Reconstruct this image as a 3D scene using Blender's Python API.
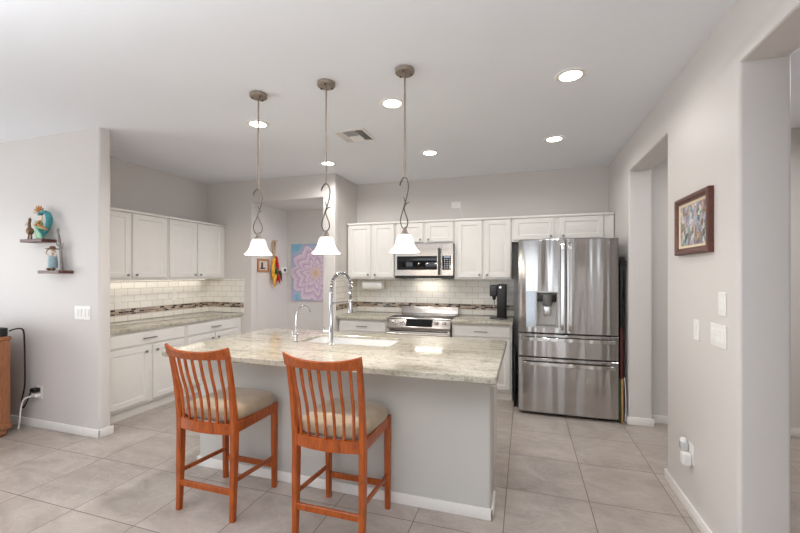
import bpy, bmesh, math, random
from mathutils import Vector, Matrix
random.seed(7)
PI = math.pi
SC = bpy.context.scene
COL = SC.collection
for _o in list(bpy.data.objects):
    bpy.data.objects.remove(_o)

# ------------------------------------------------------------------ camera, sky, lights, exposure
H = 2.74
cam = bpy.data.cameras.new('camera')
cam.sensor_width = 36.0
cam.lens = 387.75 / 800 * 36.0
cam.shift_y = 7.3 / 800
cam.clip_start = 0.05
cam_o = bpy.data.objects.new('camera', cam)
COL.objects.link(cam_o)
cam_o.location = (0, 0, 1.4466)
cam_o.rotation_euler = (PI / 2, 0, math.radians(17.816))
SC.camera = cam_o

world = bpy.data.worlds.new('sky')
SC.world = world
world.use_nodes = True
wbg = world.node_tree.nodes['Background']
wbg.inputs[0].default_value = (0.86, 0.93, 1.0, 1)
wbg.inputs[1].default_value = 2.2

def area(name, loc, rot, sx, sy, power, col=(1, 1, 1), spread=PI):
    l = bpy.data.lights.new(name, 'AREA')
    l.shape = 'RECTANGLE'; l.size = sx; l.size_y = sy
    l.energy = power; l.color = col; l.spread = spread
    o = bpy.data.objects.new(name, l)
    COL.objects.link(o)
    o.location = loc; o.rotation_euler = rot
    return o
# lamps for an invented rear door and window, and an inferred left-hand window
area('invented_door_daylight', (-0.7, -3.9, 1.1), (PI / 2, 0, 0), 2.3, 2.1, 3, (0.92, 0.96, 1.0))
area('daylight_living_window', (-6.9, 0.2, 1.25), (PI / 2, 0, -PI / 2), 2.6, 1.9, 72, (0.92, 0.965, 1.0))
area('invented_rear_window_daylight', (-5.4, -3.9, 1.2), (PI / 2, 0, 0), 1.6, 2.1, 3, (0.92, 0.96, 1.0))
# added area panel throws fill up at the ceiling; no fixture stands there
area('ceiling_fill', (-0.9, -0.2, 2.25), (PI, 0, 0), 4.4, 1.8, 90, (0.95, 0.975, 1.0))
area('hall_fill', (1.8, 3.1, 2.6), (0, 0, 0), 0.4, 1.6, 10, (0.97, 0.98, 1.0))  # added fill that brightens the hall; no lamp is known here
area('alcove_fill', (-2.445, 4.96, 1.3), (PI / 2, 0, PI / 2), 0.5, 2.0, 3.5, (0.93, 0.95, 1.0))  # added fill in front of the solid return wall; no passage opens here
CEILING_LAMP_W = 22.0
PENDANT_LAMP_W = 7.0

vs = SC.view_settings
SC.display_settings.display_device = 'sRGB'
vs.view_transform = 'Standard'
vs.look = 'None'
vs.gamma = 1
vs.use_curve_mapping = False
vs.exposure = 0.35
SC.cycles.max_bounces = 10
SC.cycles.diffuse_bounces = 6
SC.cycles.glossy_bounces = 4
SC.cycles.caustics_reflective = False
SC.cycles.caustics_refractive = False
SC.cycles.sample_clamp_indirect = 4.0

# ------------------------------------------------------------------ materials
def srgb(r, g, b):
    def f(c):
        c /= 255.0
        return c / 12.92 if c <= 0.04045 else ((c + 0.055) / 1.055) ** 2.4
    return (f(r), f(g), f(b), 1)

class NT:
    def __init__(s, name):
        s.m = bpy.data.materials.new(name); s.m.use_nodes = True
        s.t = s.m.node_tree; s.n = s.t.nodes; s.b = s.n['Principled BSDF']
    def node(s, kind, **kw):
        x = s.n.new(kind)
        for k, v in kw.items():
            setattr(x, k, v)
        return x
    def link(s, a, b): s.t.links.new(a, b)
    def setin(s, sock, v):
        if hasattr(v, 'is_linked') or isinstance(v, bpy.types.NodeSocket): s.link(v, sock)
        else: sock.default_value = v
    def math(s, op, a, b=None, c=None):
        x = s.node('ShaderNodeMath', operation=op)
        for i, v in enumerate((a, b, c)):
            if v is not None: s.setin(x.inputs[i], v)
        return x.outputs[0]
    def obj(s):
        return s.node('ShaderNodeTexCoord').outputs['Object']
    def map(s, vec, loc=(0, 0, 0), rot=(0, 0, 0), scale=(1, 1, 1)):
        x = s.node('ShaderNodeMapping')
        s.link(vec, x.inputs[0])
        x.inputs[1].default_value = loc; x.inputs[2].default_value = rot; x.inputs[3].default_value = scale
        return x.outputs[0]
    def noise(s, vec, scale, detail=3, rough=0.5, dist=0.0):
        x = s.node('ShaderNodeTexNoise')
        s.link(vec, x.inputs['Vector'])
        x.inputs['Scale'].default_value = scale; x.inputs['Detail'].default_value = detail
        x.inputs['Roughness'].default_value = rough; x.inputs['Distortion'].default_value = dist
        return x.outputs[0]
    def ramp(s, fac, stops, interp='LINEAR'):
        x = s.node('ShaderNodeValToRGB'); s.link(fac, x.inputs[0])
        cr = x.color_ramp; cr.interpolation = interp
        while len(cr.elements) < len(stops): cr.elements.new(0.5)
        for e, (p, c) in zip(cr.elements, stops): e.position = p; e.color = c
        return x.outputs[0]
    def mix(s, fac, a, b, mode='MIX'):
        x = s.node('ShaderNodeMix', data_type='RGBA', blend_type=mode)
        s.setin(x.inputs[0], fac); s.setin(x.inputs[6], a); s.setin(x.inputs[7], b)
        return x.outputs[2]
    def bump(s, height, strength, dist=0.01):
        x = s.node('ShaderNodeBump'); s.link(height, x.inputs['Height'])
        x.inputs['Strength'].default_value = strength; x.inputs['Distance'].default_value = dist
        s.link(x.outputs[0], s.b.inputs['Normal'])
    def base(s, c): s.setin(s.b.inputs['Base Color'], c)
    def rough(s, r): s.setin(s.b.inputs['Roughness'], r)
    def metal(s, r=1.0): s.b.inputs['Metallic'].default_value = r

def simple(name, col, rough=0.5, metal=0.0, spec=0.5, var=0.04, scale=30, coat=0.0, bump=0.0):
    t = NT(name)
    v = t.noise(t.obj(), scale, 3)
    dark = tuple(c * (1 - var) for c in col[:3]) + (1,)
    lite = tuple(min(1, c * (1 + var)) for c in col[:3]) + (1,)
    t.base(t.ramp(v, [(0.3, dark), (0.7, lite)]))
    t.rough(rough); t.metal(metal)
    t.b.inputs['Specular IOR Level'].default_value = spec
    t.b.inputs['Coat Weight'].default_value = coat
    if bump: t.bump(v, bump)
    return t.m

def wall_paint(name, col, rough=0.42):
    t = NT(name)
    o = t.obj()
    n1 = t.noise(o, 1.3, 2); n2 = t.noise(o, 75, 3, 0.6)
    t.base(t.ramp(n1, [(0.3, tuple(c * 0.975 for c in col[:3]) + (1,)), (0.7, col)]))
    t.rough(rough); t.b.inputs['Specular IOR Level'].default_value = 0.35
    t.bump(n2, 0.10, 0.004)
    return t.m

M = {}
M['wall'] = wall_paint('wall_paint', srgb(212, 207, 203))
M['ceiling'] = wall_paint('ceiling_paint', srgb(238, 241, 246), 0.7)
M['island_wall'] = wall_paint('island_wall_paint', srgb(198, 196, 190), 0.5)
M['trim'] = simple('white_trim_paint', srgb(232, 229, 224), 0.4, var=0.015)
M['cabinet'] = simple('white_cabinet_paint', srgb(224, 221, 216), 0.38, var=0.015, scale=8)
M['steel_knob'] = simple('brushed_nickel', srgb(150, 146, 140), 0.32, 1.0, var=0.05)
M['white_plastic'] = simple('white_plastic', srgb(232, 230, 226), 0.35, var=0.01)
M['black_plastic'] = simple('black_plastic', srgb(14, 14, 15), 0.4, var=0.1)
M['black_gloss'] = simple('black_glass', srgb(14, 15, 17), 0.06, var=0.1)
M['dark_grey'] = simple('dark_grey_metal', srgb(84, 84, 85), 0.5, 0.3, var=0.05)
M['grey_plastic'] = simple('grey_plastic', srgb(128, 128, 128), 0.4, var=0.05)
M['chrome'] = simple('chrome', srgb(210, 210, 212), 0.10, 1.0, var=0.02)
M['sink_white'] = simple('white_sink_enamel', srgb(218, 218, 217), 0.15, var=0.01)
M['paper'] = simple('white_paper_towel', srgb(240, 238, 234), 0.9, var=0.02, bump=0.1)
M['pewter'] = simple('antique_pewter', srgb(150, 138, 126), 0.45, 0.5, var=0.15, scale=60)
M['vine'] = simple('aged_bronze_wire', srgb(108, 100, 92), 0.45, 0.6, var=0.25, scale=80)
M['green'] = simple('green_board', srgb(62, 92, 52), 0.5)
M['lightwood'] = simple('pale_wood_board', srgb(168, 134, 88), 0.5, var=0.1)
M['red'] = simple('red_board', srgb(78, 22, 18), 0.5)
M['shelfwood'] = simple('dark_shelf_wood', srgb(92, 52, 44), 0.45, var=0.25, scale=25)

def steel(name, col, axis, rough=0.17):
    t = NT(name)
    o = t.obj()
    sc = (3, 3, 160) if axis == 'h' else (160, 160, 3)
    n = t.noise(t.map(o, scale=sc), 3, 4, 0.6)
    w = t.noise(t.map(o, scale=(5, 5, 0.3)), 1.6, 1)
    t.base(t.ramp(n, [(0.3, tuple(c * 0.94 for c in col[:3]) + (1,)), (0.7, col)]))
    t.metal(1.0)
    t.rough(t.math('MULTIPLY_ADD', n, 0.08, rough - 0.04))
    t.bump(w, 0.8, 0.03)
    return t.m
M['steel'] = steel('brushed_stainless_steel', srgb(192, 189, 187), 'h')
M['steel_flat'] = simple('satin_stainless_steel', srgb(196, 190, 184), .27, 1.0, var=.02, scale=4)
M['steel_light'] = steel('polished_stainless_steel', srgb(208, 206, 203), 'h', 0.2)

def stool_wood():
    t = NT('cherry_stained_wood')
    o = t.obj()
    n = t.noise(t.map(o, scale=(9, 9, 1.4)), 7, 4, 0.6, 0.6)
    t.base(t.ramp(n, [(0.25, srgb(118, 48, 6)), (0.5, srgb(160, 74, 14)), (0.8, srgb(186, 94, 24))]))
    t.rough(0.36); t.b.inputs['Coat Weight'].default_value = 0.1; t.b.inputs['Coat Roughness'].default_value = 0.15
    return t.m
M['cherry'] = stool_wood()
def oak():
    t = NT('honey_oak_wood')
    n = t.noise(t.map(t.obj(), scale=(12, 12, 1.2)), 6, 5, 0.65, 0.8)
    t.base(t.ramp(n, [(0.25, srgb(116, 70, 44)), (0.55, srgb(152, 98, 64)), (0.8, srgb(172, 116, 78))]))
    t.rough(0.4)
    return t.m
M['oak'] = oak()
def fabric():
    t = NT('beige_suede_fabric')
    o = t.obj()
    n = t.noise(o, 9, 3); f = t.noise(o, 320, 2)
    t.base(t.ramp(n, [(0.3, srgb(156, 138, 114)), (0.7, srgb(176, 158, 134))]))
    t.rough(0.85); t.b.inputs['Sheen Weight'].default_value = 0.3
    t.bump(f, 0.15, 0.003)
    return t.m
M['suede'] = fabric()

def granite():
    t = NT('cream_green_granite')
    o = t.obj()
    st = t.noise(t.map(o, scale=(1.0, 5.5, 5.5)), 2.2, 6, 0.62, 0.7)
    base = t.ramp(st, [(0.28, srgb(122, 119, 104)), (0.42, srgb(176, 170, 154)), (0.58, srgb(196, 189, 174)), (0.75, srgb(144, 139, 124))])
    bl = t.noise(o, 38, 4, 0.65)
    m1 = t.ramp(bl, [(0.52, (0, 0, 0, 1)), (0.66, (1, 1, 1, 1))])
    c = t.mix(t.math('MULTIPLY', m1, 0.6), base, srgb(108, 107, 88))
    sp = t.noise(o, 120, 2, 0.5)
    m2 = t.ramp(sp, [(0.60, (0, 0, 0, 1)), (0.70, (1, 1, 1, 1))])
    c = t.mix(t.math('MULTIPLY', m2, 0.6), c, srgb(64, 60, 52))
    t.base(c); t.rough(0.09); t.b.inputs['Coat Weight'].default_value = 0.25; t.b.inputs['Coat Roughness'].default_value = 0.06
    return t.m
M['granite'] = granite()

def floor_tile():
    t = NT('porcelain_floor_tile')
    o = t.obj()
    v = t.map(o, loc=(0.115 + 0.505 * 40, -1.65 + 0.53 * 40, 0))
    b = t.node('ShaderNodeTexBrick', offset=0.0, squash=1.0)
    t.link(v, b.inputs['Vector'])
    b.inputs['Color1'].default_value = (0, 0, 0, 1); b.inputs['Color2'].default_value = (1, 1, 1, 1)
    b.inputs['Scale'].default_value = 1.0; b.inputs['Mortar Size'].default_value = 0.0028
    b.inputs['Mortar Smooth'].default_value = 0.2; b.inputs['Bias'].default_value = 0
    b.inputs['Brick Width'].default_value = 0.505; b.inputs['Row Height'].default_value = 0.53
    off = t.node('ShaderNodeVectorMath', operation='MULTIPLY_ADD')
    t.link(b.outputs['Color'], off.inputs[0]); off.inputs[1].default_value = (7.3, 5.9, 3); t.link(t.map(o, loc=(3.17, 1.73, 0)), off.inputs[2])
    p = off.outputs[0]
    cloud = t.noise(t.map(p, rot=(0, 0, 0.5), scale=(1, 1.5, 1)), 3.0, 7, 0.62, 0.7)
    c = t.ramp(cloud, [(0.28, srgb(154, 142, 133)), (0.5, srgb(174, 163, 154)), (0.75, srgb(194, 184, 175))])
    vein = t.noise(t.map(p, rot=(0, 0, 0.7), scale=(1, 1.8, 1)), 2.6, 8, 0.7, 1.2)
    vm = t.ramp(vein, [(0.485, (0, 0, 0, 1)), (0.5, (1, 1, 1, 1)), (0.515, (0, 0, 0, 1))])
    c = t.mix(t.math('MULTIPLY', vm, 0.45), c, srgb(206, 194, 184))
    tint = t.math('MULTIPLY_ADD', b.outputs['Color'], 0.10, 0.95)
    c = t.mix(1.0, c, t.node('ShaderNodeCombineColor').outputs[0], 'MULTIPLY') if False else c
    hs = t.node('ShaderNodeHueSaturation'); t.link(c, hs.inputs['Color']); t.link(tint, hs.inputs['Value'])
    c = t.mix(b.outputs['Fac'], hs.outputs[0], srgb(110, 96, 87))
    t.base(c)
    t.rough(t.math('MULTIPLY_ADD', cloud, 0.2, 0.22))
    inv = t.math('SUBTRACT', 1.0, b.outputs['Fac'])
    t.bump(inv, 0.4, 0.002)
    return t.m
M['floor'] = floor_tile()

def subway(axis):
    t = NT('cream_subway_tile_' + axis)
    sx = t.node('ShaderNodeSeparateXYZ'); t.link(t.obj(), sx.inputs[0])
    cb = t.node('ShaderNodeCombineXYZ')
    t.link(t.math('ADD', sx.outputs[axis.upper()], 20.0), cb.inputs[0])
    t.link(t.math('ADD', sx.outputs['Z'], 0.0765 * 100 - 0.905), cb.inputs[1])
    b = t.node('ShaderNodeTexBrick', offset=0.5)
    t.link(cb.outputs[0], b.inputs['Vector'])
    b.inputs['Color1'].default_value = srgb(231, 227, 219); b.inputs['Color2'].default_value = srgb(238, 235, 228)
    b.inputs['Mortar'].default_value = srgb(188, 178, 162)
    b.inputs['Scale'].default_value = 1.0; b.inputs['Mortar Size'].default_value = 0.0022
    b.inputs['Brick Width'].default_value = 0.153; b.inputs['Row Height'].default_value = 0.0765
    t.base(b.outputs['Color']); t.rough(0.18)
    t.bump(t.math('SUBTRACT', 1.0, b.outputs['Fac']), 0.5, 0.002)
    return t.m
def mosaic(axis):
    t = NT('brown_mosaic_tile_' + axis)
    sx = t.node('ShaderNodeSeparateXYZ'); t.link(t.obj(), sx.inputs[0])
    cb = t.node('ShaderNodeCombineXYZ')
    t.link(t.math('ADD', sx.outputs[axis.upper()], 20.0), cb.inputs[0])
    t.link(t.math('ADD', sx.outputs['Z'], 0.0222 * 100 - 0.98), cb.inputs[1])
    b = t.node('ShaderNodeTexBrick', offset=0.37)
    t.link(cb.outputs[0], b.inputs['Vector'])
    b.inputs['Color1'].default_value = (0, 0, 0, 1); b.inputs['Color2'].default_value = (1, 1, 1, 1); b.inputs['Mortar'].default_value = (0.5, 0.5, 0.5, 1)
    b.inputs['Scale'].default_value = 1.0; b.inputs['Mortar Size'].default_value = 0.0016
    b.inputs['Brick Width'].default_value = 0.062; b.inputs['Row Height'].default_value = 0.0222
    c = t.ramp(b.outputs['Color'], [(0, srgb(44, 34, 32)), (0.22, srgb(150, 128, 112)), (0.42, srgb(128, 104, 92)), (0.55, srgb(184, 166, 150)), (0.72, srgb(62, 48, 44)), (0.84, srgb(164, 146, 132))], 'CONSTANT')
    c = t.mix(b.outputs['Fac'], c, srgb(196, 186, 172))
    t.base(c); t.rough(0.2)
    return t.m
M['subway_x'] = subway('x'); M['subway_y'] = subway('y')
M['mosaic_x'] = mosaic('x'); M['mosaic_y'] = mosaic('y')

def emis(name, col, strength, rough=0.4):
    t = NT(name)
    t.base(col); t.rough(rough)
    t.b.inputs['Emission Color'].default_value = col
    t.b.inputs['Emission Strength'].default_value = strength
    return t.m
M['lamp_lens'] = emis('lit_lamp_lens', (1, 0.95, 0.88, 1), 9.0)
M['shade_glass'] = emis('lit_alabaster_glass', (1, 0.96, 0.91, 1), 0.5)
M['led'] = emis('lit_under_cabinet_strip', (1, 0.93, 0.82, 1), 3.0)

# ------------------------------------------------------------------ mesh builder
class MB:
    def __init__(s): s.bm = bmesh.new()
    def box(s, x0, x1, y0, y1, z0, z1, bev=0.0, seg=2, mat=None, filt=None):
        vs_ = [Vector((x, y, z)) for x in (x0, x1) for y in (y0, y1) for z in (z0, z1)]
        if mat is not None: vs_ = [mat @ v for v in vs_]
        v = [s.bm.verts.new(p) for p in vs_]
        F = [s.bm.faces.new([v[i] for i in f]) for f in ((0, 1, 3, 2), (4, 6, 7, 5), (0, 4, 5, 1), (2, 3, 7, 6), (0, 2, 6, 4), (1, 5, 7, 3))]
        if bev > 0:
            es = {e for f in F for e in f.edges}
            if filt: es = {e for e in es if filt((e.verts[0].co + e.verts[1].co) / 2, (e.verts[1].co - e.verts[0].co).normalized())}
            bmesh.ops.bevel(s.bm, geom=list(es), offset=bev, segments=seg, profile=0.5, affect='EDGES')
        return s
    def outline(s, pts, axis, a0, a1, bev=0.0, seg=3, filt=None):
        """extrude a closed 2-D outline along an axis between a0 and a1"""
        def P(p, a):
            return {'x': Vector((a, p[0], p[1])), 'y': Vector((p[0], a, p[1])), 'z': Vector((p[0], p[1], a))}[axis]
        A = [s.bm.verts.new(P(p, a0)) for p in pts]; B = [s.bm.verts.new(P(p, a1)) for p in pts]
        n = len(pts)
        F = [s.bm.faces.new(A), s.bm.faces.new(B[::-1])]
        for i in range(n): F.append(s.bm.faces.new([A[i], B[i], B[(i + 1) % n], A[(i + 1) % n]]))
        bmesh.ops.recalc_face_normals(s.bm, faces=F)
        if bev > 0:
            es = {e for f in F for e in f.edges}
            if filt: es = {e for e in es if filt((e.verts[0].co + e.verts[1].co) / 2, (e.verts[1].co - e.verts[0].co).normalized())}
            bmesh.ops.bevel(s.bm, geom=list(es), offset=bev, segments=seg, profile=0.5, affect='EDGES')
        return s
    def rings(s, rings, cap0=True, cap1=True, closed=True):
        R = [[s.bm.verts.new(p) for p in r] for r in rings]
        n = len(R[0])
        for a, b in zip(R, R[1:]):
            for i in range(n if closed else n - 1):
                j = (i + 1) % n
                try: s.bm.faces.new([a[i], a[j], b[j], b[i]])
                except ValueError: pass
        if cap0: s.bm.faces.new(R[0][::-1])
        if cap1: s.bm.faces.new(R[-1])
        return s
    def lathe(s, prof, loc=(0, 0, 0), seg=24, mat=None, cap0=True, cap1=True):
        M_ = Matrix.Translation(loc) @ (mat if mat is not None else Matrix())
        rs = [[M_ @ Vector((r * math.cos(2 * PI * k / seg), r * math.sin(2 * PI * k / seg), z)) for k in range(seg)] for r, z in prof]
        return s.rings(rs, cap0, cap1)
    def tube(s, pts, rad, seg=8, smooth=0, flat=1.0):
        pts = [Vector(p) for p in pts]
        rads = rad if isinstance(rad, (list, tuple)) else [rad] * len(pts)
        if smooth:
            pts, rads = catmull(pts, rads, smooth)
        rs = []
        up = None
        for i, p in enumerate(pts):
            d = (pts[min(i + 1, len(pts) - 1)] - pts[max(i - 1, 0)])
            d = d.normalized() if d.length > 1e-9 else Vector((0, 0, 1))
            if up is None:
                up = Vector((0, 0, 1)) if abs(d.z) < 0.9 else Vector((1, 0, 0))
            up = (up - d * up.dot(d)).normalized()
            side = d.cross(up)
            rs.append([p + (side * math.cos(2 * PI * k / seg) + up * math.sin(2 * PI * k / seg) * flat) * rads[i] for k in range(seg)])
        return s.rings(rs)
    def sweep(s, pts, half, x_axis=None, smooth=0):
        """rectangle swept along pts; half = list of (half width along x_axis, half thickness)"""
        pts = [Vector(p) for p in pts]
        hw = [h[0] for h in half]; ht = [h[1] for h in half]
        if smooth:
            p2, hw = catmull(pts, hw, smooth); _, ht = catmull(pts, ht, smooth); pts = p2
        ax = Vector(x_axis or (1, 0, 0))
        rs = []
        for i, p in enumerate(pts):
            d = (pts[min(i + 1, len(pts) - 1)] - pts[max(i - 1, 0)]).normalized()
            a = (ax - d * ax.dot(d)).normalized(); b = d.cross(a)
            c = min(hw[i], ht[i]) * 0.3
            A, B = hw[i], ht[i]
            rs.append([p + a * u + b * v for u, v in ((A - c, -B), (A, -B + c), (A, B - c), (A - c, B), (-A + c, B), (-A, B - c), (-A, -B + c), (-A + c, -B))])
        return s.rings(rs)
    def ball(s, loc, r, seg=12, ring=8, mat=None):
        r = r if isinstance(r, (list, tuple)) else (r, r, r)
        m = Matrix.Translation(loc) @ (mat if mat is not None else Matrix()) @ Matrix.Diagonal((r[0], r[1], r[2], 1))
        bmesh.ops.create_uvsphere(s.bm, u_segments=seg, v_segments=ring, radius=1.0, matrix=m)
        return s
    def panel(s, x0, x1, z0, z1, y, steps, mat=None, cap0=True):
        """nested rectangles in the xz plane: steps = (inset, depth towards -y)"""
        rs = []
        for ins, dep in steps:
            r = [Vector((x0 + ins, y - dep, z0 + ins)), Vector((x1 - ins, y - dep, z0 + ins)), Vector((x1 - ins, y - dep, z1 - ins)), Vector((x0 + ins, y - dep, z1 - ins))]
            rs.append([mat @ v for v in r] if mat is not None else r)
        return s.rings(rs, cap0, True)

def catmull(pts, rads, k):
    out, ro = [], []
    n = len(pts)
    for i in range(n - 1):
        p0, p1, p2, p3 = pts[max(i - 1, 0)], pts[i], pts[i + 1], pts[min(i + 2, n - 1)]
        for j in range(k):
            t = j / k
            out.append(0.5 * ((2 * p1) + (p2 - p0) * t + (2 * p0 - 5 * p1 + 4 * p2 - p3) * t * t + (3 * p1 - p0 - 3 * p2 + p3) * t ** 3))
            ro.append(rads[i] * (1 - t) + rads[i + 1] * t)
    out.append(pts[-1]); ro.append(rads[-1])
    return out, ro

XF = {}   # world matrix of every object made here
def link(name, data, parent, local):
    o = bpy.data.objects.new(name, data)
    COL.objects.link(o)
    if parent is not None: o.parent = parent
    XF[o.name] = XF[parent.name].copy() if parent is not None else Matrix()
    return o
def mesh(name, mb, mat, parent=None, local=False, smooth=True, angle=35, label=None):
    """link a builder as ONE mesh object; coordinates are world ones unless local"""
    bm = mb.bm
    if parent is not None and not local:
        bmesh.ops.transform(bm, matrix=XF[parent.name].inverted(), verts=bm.verts)
    bmesh.ops.recalc_face_normals(bm, faces=bm.faces)
    me = bpy.data.meshes.new(name)
    bm.to_mesh(me); bm.free()
    if smooth:
        for p in me.polygons: p.use_smooth = True
        me.set_sharp_from_angle(angle=math.radians(angle))
    me.materials.append(mat)
    o = link(name, me, parent, local)
    if label: o['label'] = label
    return o
def tag(o, label, cat, group=None, kind=None):
    o['label'] = label; o['category'] = cat
    if group: o['group'] = group
    if kind: o['kind'] = kind
    return o
def thing(name, label, cat, loc=(0, 0, 0), rz=0.0, group=None):
    o = bpy.data.objects.new(name, None)
    COL.objects.link(o)
    o.empty_display_size = 0.05
    o.location = loc; o.rotation_euler = (0, 0, rz)
    XF[o.name] = Matrix.Translation(loc) @ Matrix.Rotation(rz, 4, 'Z')
    return tag(o, label, cat, group)
def struct(name, mb, mat, label, cat='wall', **kw):
    return tag(mesh(name, mb, mat, **kw), label, cat, kind='structure')
def dup(root, loc, rz, label):
    r = root.copy(); COL.objects.link(r)
    r.location = loc; r.rotation_euler = (0, 0, rz); r['label'] = label
    XF[r.name] = Matrix.Translation(loc) @ Matrix.Rotation(rz, 4, 'Z')
    for ch in list(root.children):
        c = ch.copy(); COL.objects.link(c); c.parent = r
        for g in list(ch.children):
            d = g.copy(); COL.objects.link(d); d.parent = c
    return r
def to_y(): return Matrix.Rotation(PI / 2, 4, 'X')      # lathe axis +z -> -y
def to_x(): return Matrix.Rotation(PI / 2, 4, 'Y')      # lathe axis +z -> +x

# ------------------------------------------------------------------ the room
XR, YB, XW, YN, XL, YS, XS = .952, 5.17, -2.315, 4.481, -4.36, 2.441, -3.565
XA, YA = -3.60, 5.33            # alcove left wall, alcove back wall
RT = 1.150                      # far face of the right wall
struct('floor', MB().box(-7.1, 2.6, -4.1, 5.45, -0.08, 0), M['floor'], 'greige square porcelain tile floor', 'floor')
struct('ceiling', MB().box(-7.1, 2.6, -4.1, 5.45, H, H + 0.1), M['ceiling'], 'flat off-white painted ceiling', 'ceiling')
struct('wall_back', MB().box(XW - 0.005, XR + 0.005, YB, YB + 0.12, 0, H), M['wall'], 'greige wall behind the range and refrigerator')
struct('wall_left', MB().box(XL - 0.12, XL, YS + 0.1, YN + 0.11, 0, H), M['wall'], 'greige kitchen side wall behind the left cabinets')
vert = lambda c, d: abs(d.z) > 0.9
struct('wall_stub', MB().box(-7.0, XS, YS, YS + 0.103, 0, H, 0.018, 4, filt=lambda c, d: vert(c, d) and c.x > -4),
       M['wall'], 'greige wing wall carrying the two small shelves')
# wall with the alcove opening
struct('wall_alcove_front', MB().outline([(XL - 0.1, 0), (-3.60, 0), (-3.60, 2.44), (-2.492, 2.44), (-2.492, 0), (XW, 0), (XW, H), (XL - 0.1, H)], 'y', YN, YN + 0.12,
       0.012, 3, filt=lambda c, d: c.y < YN + .001 and ((vert(c, d) and c.x > -4) or (abs(c.z - 2.44) < .01)) ),
       M['wall'], 'greige wall with the tall opening beside the left cabinets')
struct('wall_return', MB().box(-2.43, XW, YN + 0.115, YA + 0.05, 0, H), M['wall'], 'short return wall at the left end of the back cabinets')
struct('wall_alcove_left', MB().box(XA - 0.1, XA, YN + 0.115, YA + 0.1, 0, 2.5), M['wall'], 'alcove side wall with pepper string and thermostat')
struct('wall_alcove_back', MB().box(XA - 0.01, -2.42, YA, YA + 0.1, 0, 2.5), M['wall'], 'alcove end wall carrying the flower canvas')
struct('ceiling_alcove', MB().box(XA - 0.1, -2.42, YN + 0.115, YA + 0.1, 2.44, 2.56), M['wall'], 'low soffit over the alcove', 'ceiling')
# right wall with two openings
oz = 2.432
struct('wall_right', MB().outline([(-4.0, 0), (0.85, 0), (0.85, oz), (2.207, oz), (2.207, 0), (3.165, 0), (3.165, oz), (4.223, oz), (4.223, 0), (YB + 0.1, 0), (YB + 0.1, H), (-4.0, H)], 'x', XR, RT,
       0.016, 4, filt=lambda c, d: 0.5 < c.y < 4.5 and c.z < 2.6 and c.z > 0.01 and (abs(c.x - XR) < .01 or abs(c.x - RT) < .01)),
       M['wall'], 'greige right-hand wall with two tall cased openings')
struct('wall_hall_end', MB().box(RT - 0.02, 2.5, 4.35, 4.45, 0, H), M['wall'], 'end wall of the side hall seen through the far opening')
struct('wall_hall_side', MB().box(2.4, 2.5, -1.5, 4.4, 0, H), M['wall'], 'far side wall of the hall')
struct('wall_hall_near', MB().box(RT - 0.02, 2.5, -1.6, -1.5, 0, H), M['wall'], 'near end wall of the hall')
struct('wall_rear', MB().outline([(-7.1, 0), (-6.2, 0), (-6.2, 2.3), (-4.6, 2.3), (-4.6, 0), (-1.9, 0), (-1.9, 2.2), (0.5, 2.2), (0.5, 0), (RT, 0), (RT, H), (-7.1, H)], 'y', -4.1, -4.0),
       wall_paint('darkened_rear_wall_paint', srgb(128, 118, 110)), 'unseen rear wall with two invented glazed openings, darkened to cut fill')  # unseen wall coloured dark to reduce bounce onto surfaces facing it
struct('wall_far_left', MB().box(-7.1, -7.0, -4.1, YS + 0.1, 0, H), M['wall'], 'far side wall of the living area')
for nm, x0, x1, z1 in (('door_1', -1.9, 0.5, 2.2), ('window_1', -6.2, -4.6, 2.3)):
    b = MB()
    b.box(x0, x0 + .06, -4.08, -4.02, 0, z1).box(x1 - .06, x1, -4.08, -4.02, 0, z1).box(x0, x1, -4.08, -4.02, z1 - .06, z1)
    for k in (1, 2, 3) if nm == 'door_1' else (1,):
        xm = x0 + (x1 - x0) * k / (4 if nm == 'door_1' else 2)
        b.box(xm - .05, xm + .05, -4.075, -4.025, 0, z1)
    struct(nm, b, M['trim'], 'invented white framed glazed opening in the unseen rear wall', 'door' if nm[0] == 'd' else 'window', smooth=False)  # openings invented for room brightness and streaks on the refrigerator
# baseboards
BH, BT = 0.075, 0.015
def skirt(name, label, *boxes):
    b = MB()
    for x0, x1, y0, y1 in boxes: b.box(x0, x1, y0, y1, 0, BH, 0.006, 2)
    struct(name, b, M['trim'], label, 'baseboard')
skirt('baseboard_stub', 'white baseboard around the wing wall', (-7, XS + BT, YS - BT, YS), (XS, XS + BT, YS - BT, YS + 0.103 + BT))
skirt('baseboard_right', 'white baseboard along the right wall between the openings', (XR - BT, XR, 2.22, 3.165 + BT), (XR - BT, RT, 3.165, 3.165 + BT))
skirt('baseboard_jamb', 'white baseboard at the wall end beside the refrigerator', (XR - BT, RT + BT, 4.223 - BT, 4.223), (XR - BT, XR, 4.25, YB))
skirt('baseboard_hall', 'white baseboard on the hall end wall', (RT, 2.4, 4.35 - BT, 4.35))
skirt('baseboard_alcove', 'white baseboard inside the alcove', (XA, XA + BT, YN + .12, YA), (XA, -2.43, YA - BT, YA))

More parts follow.
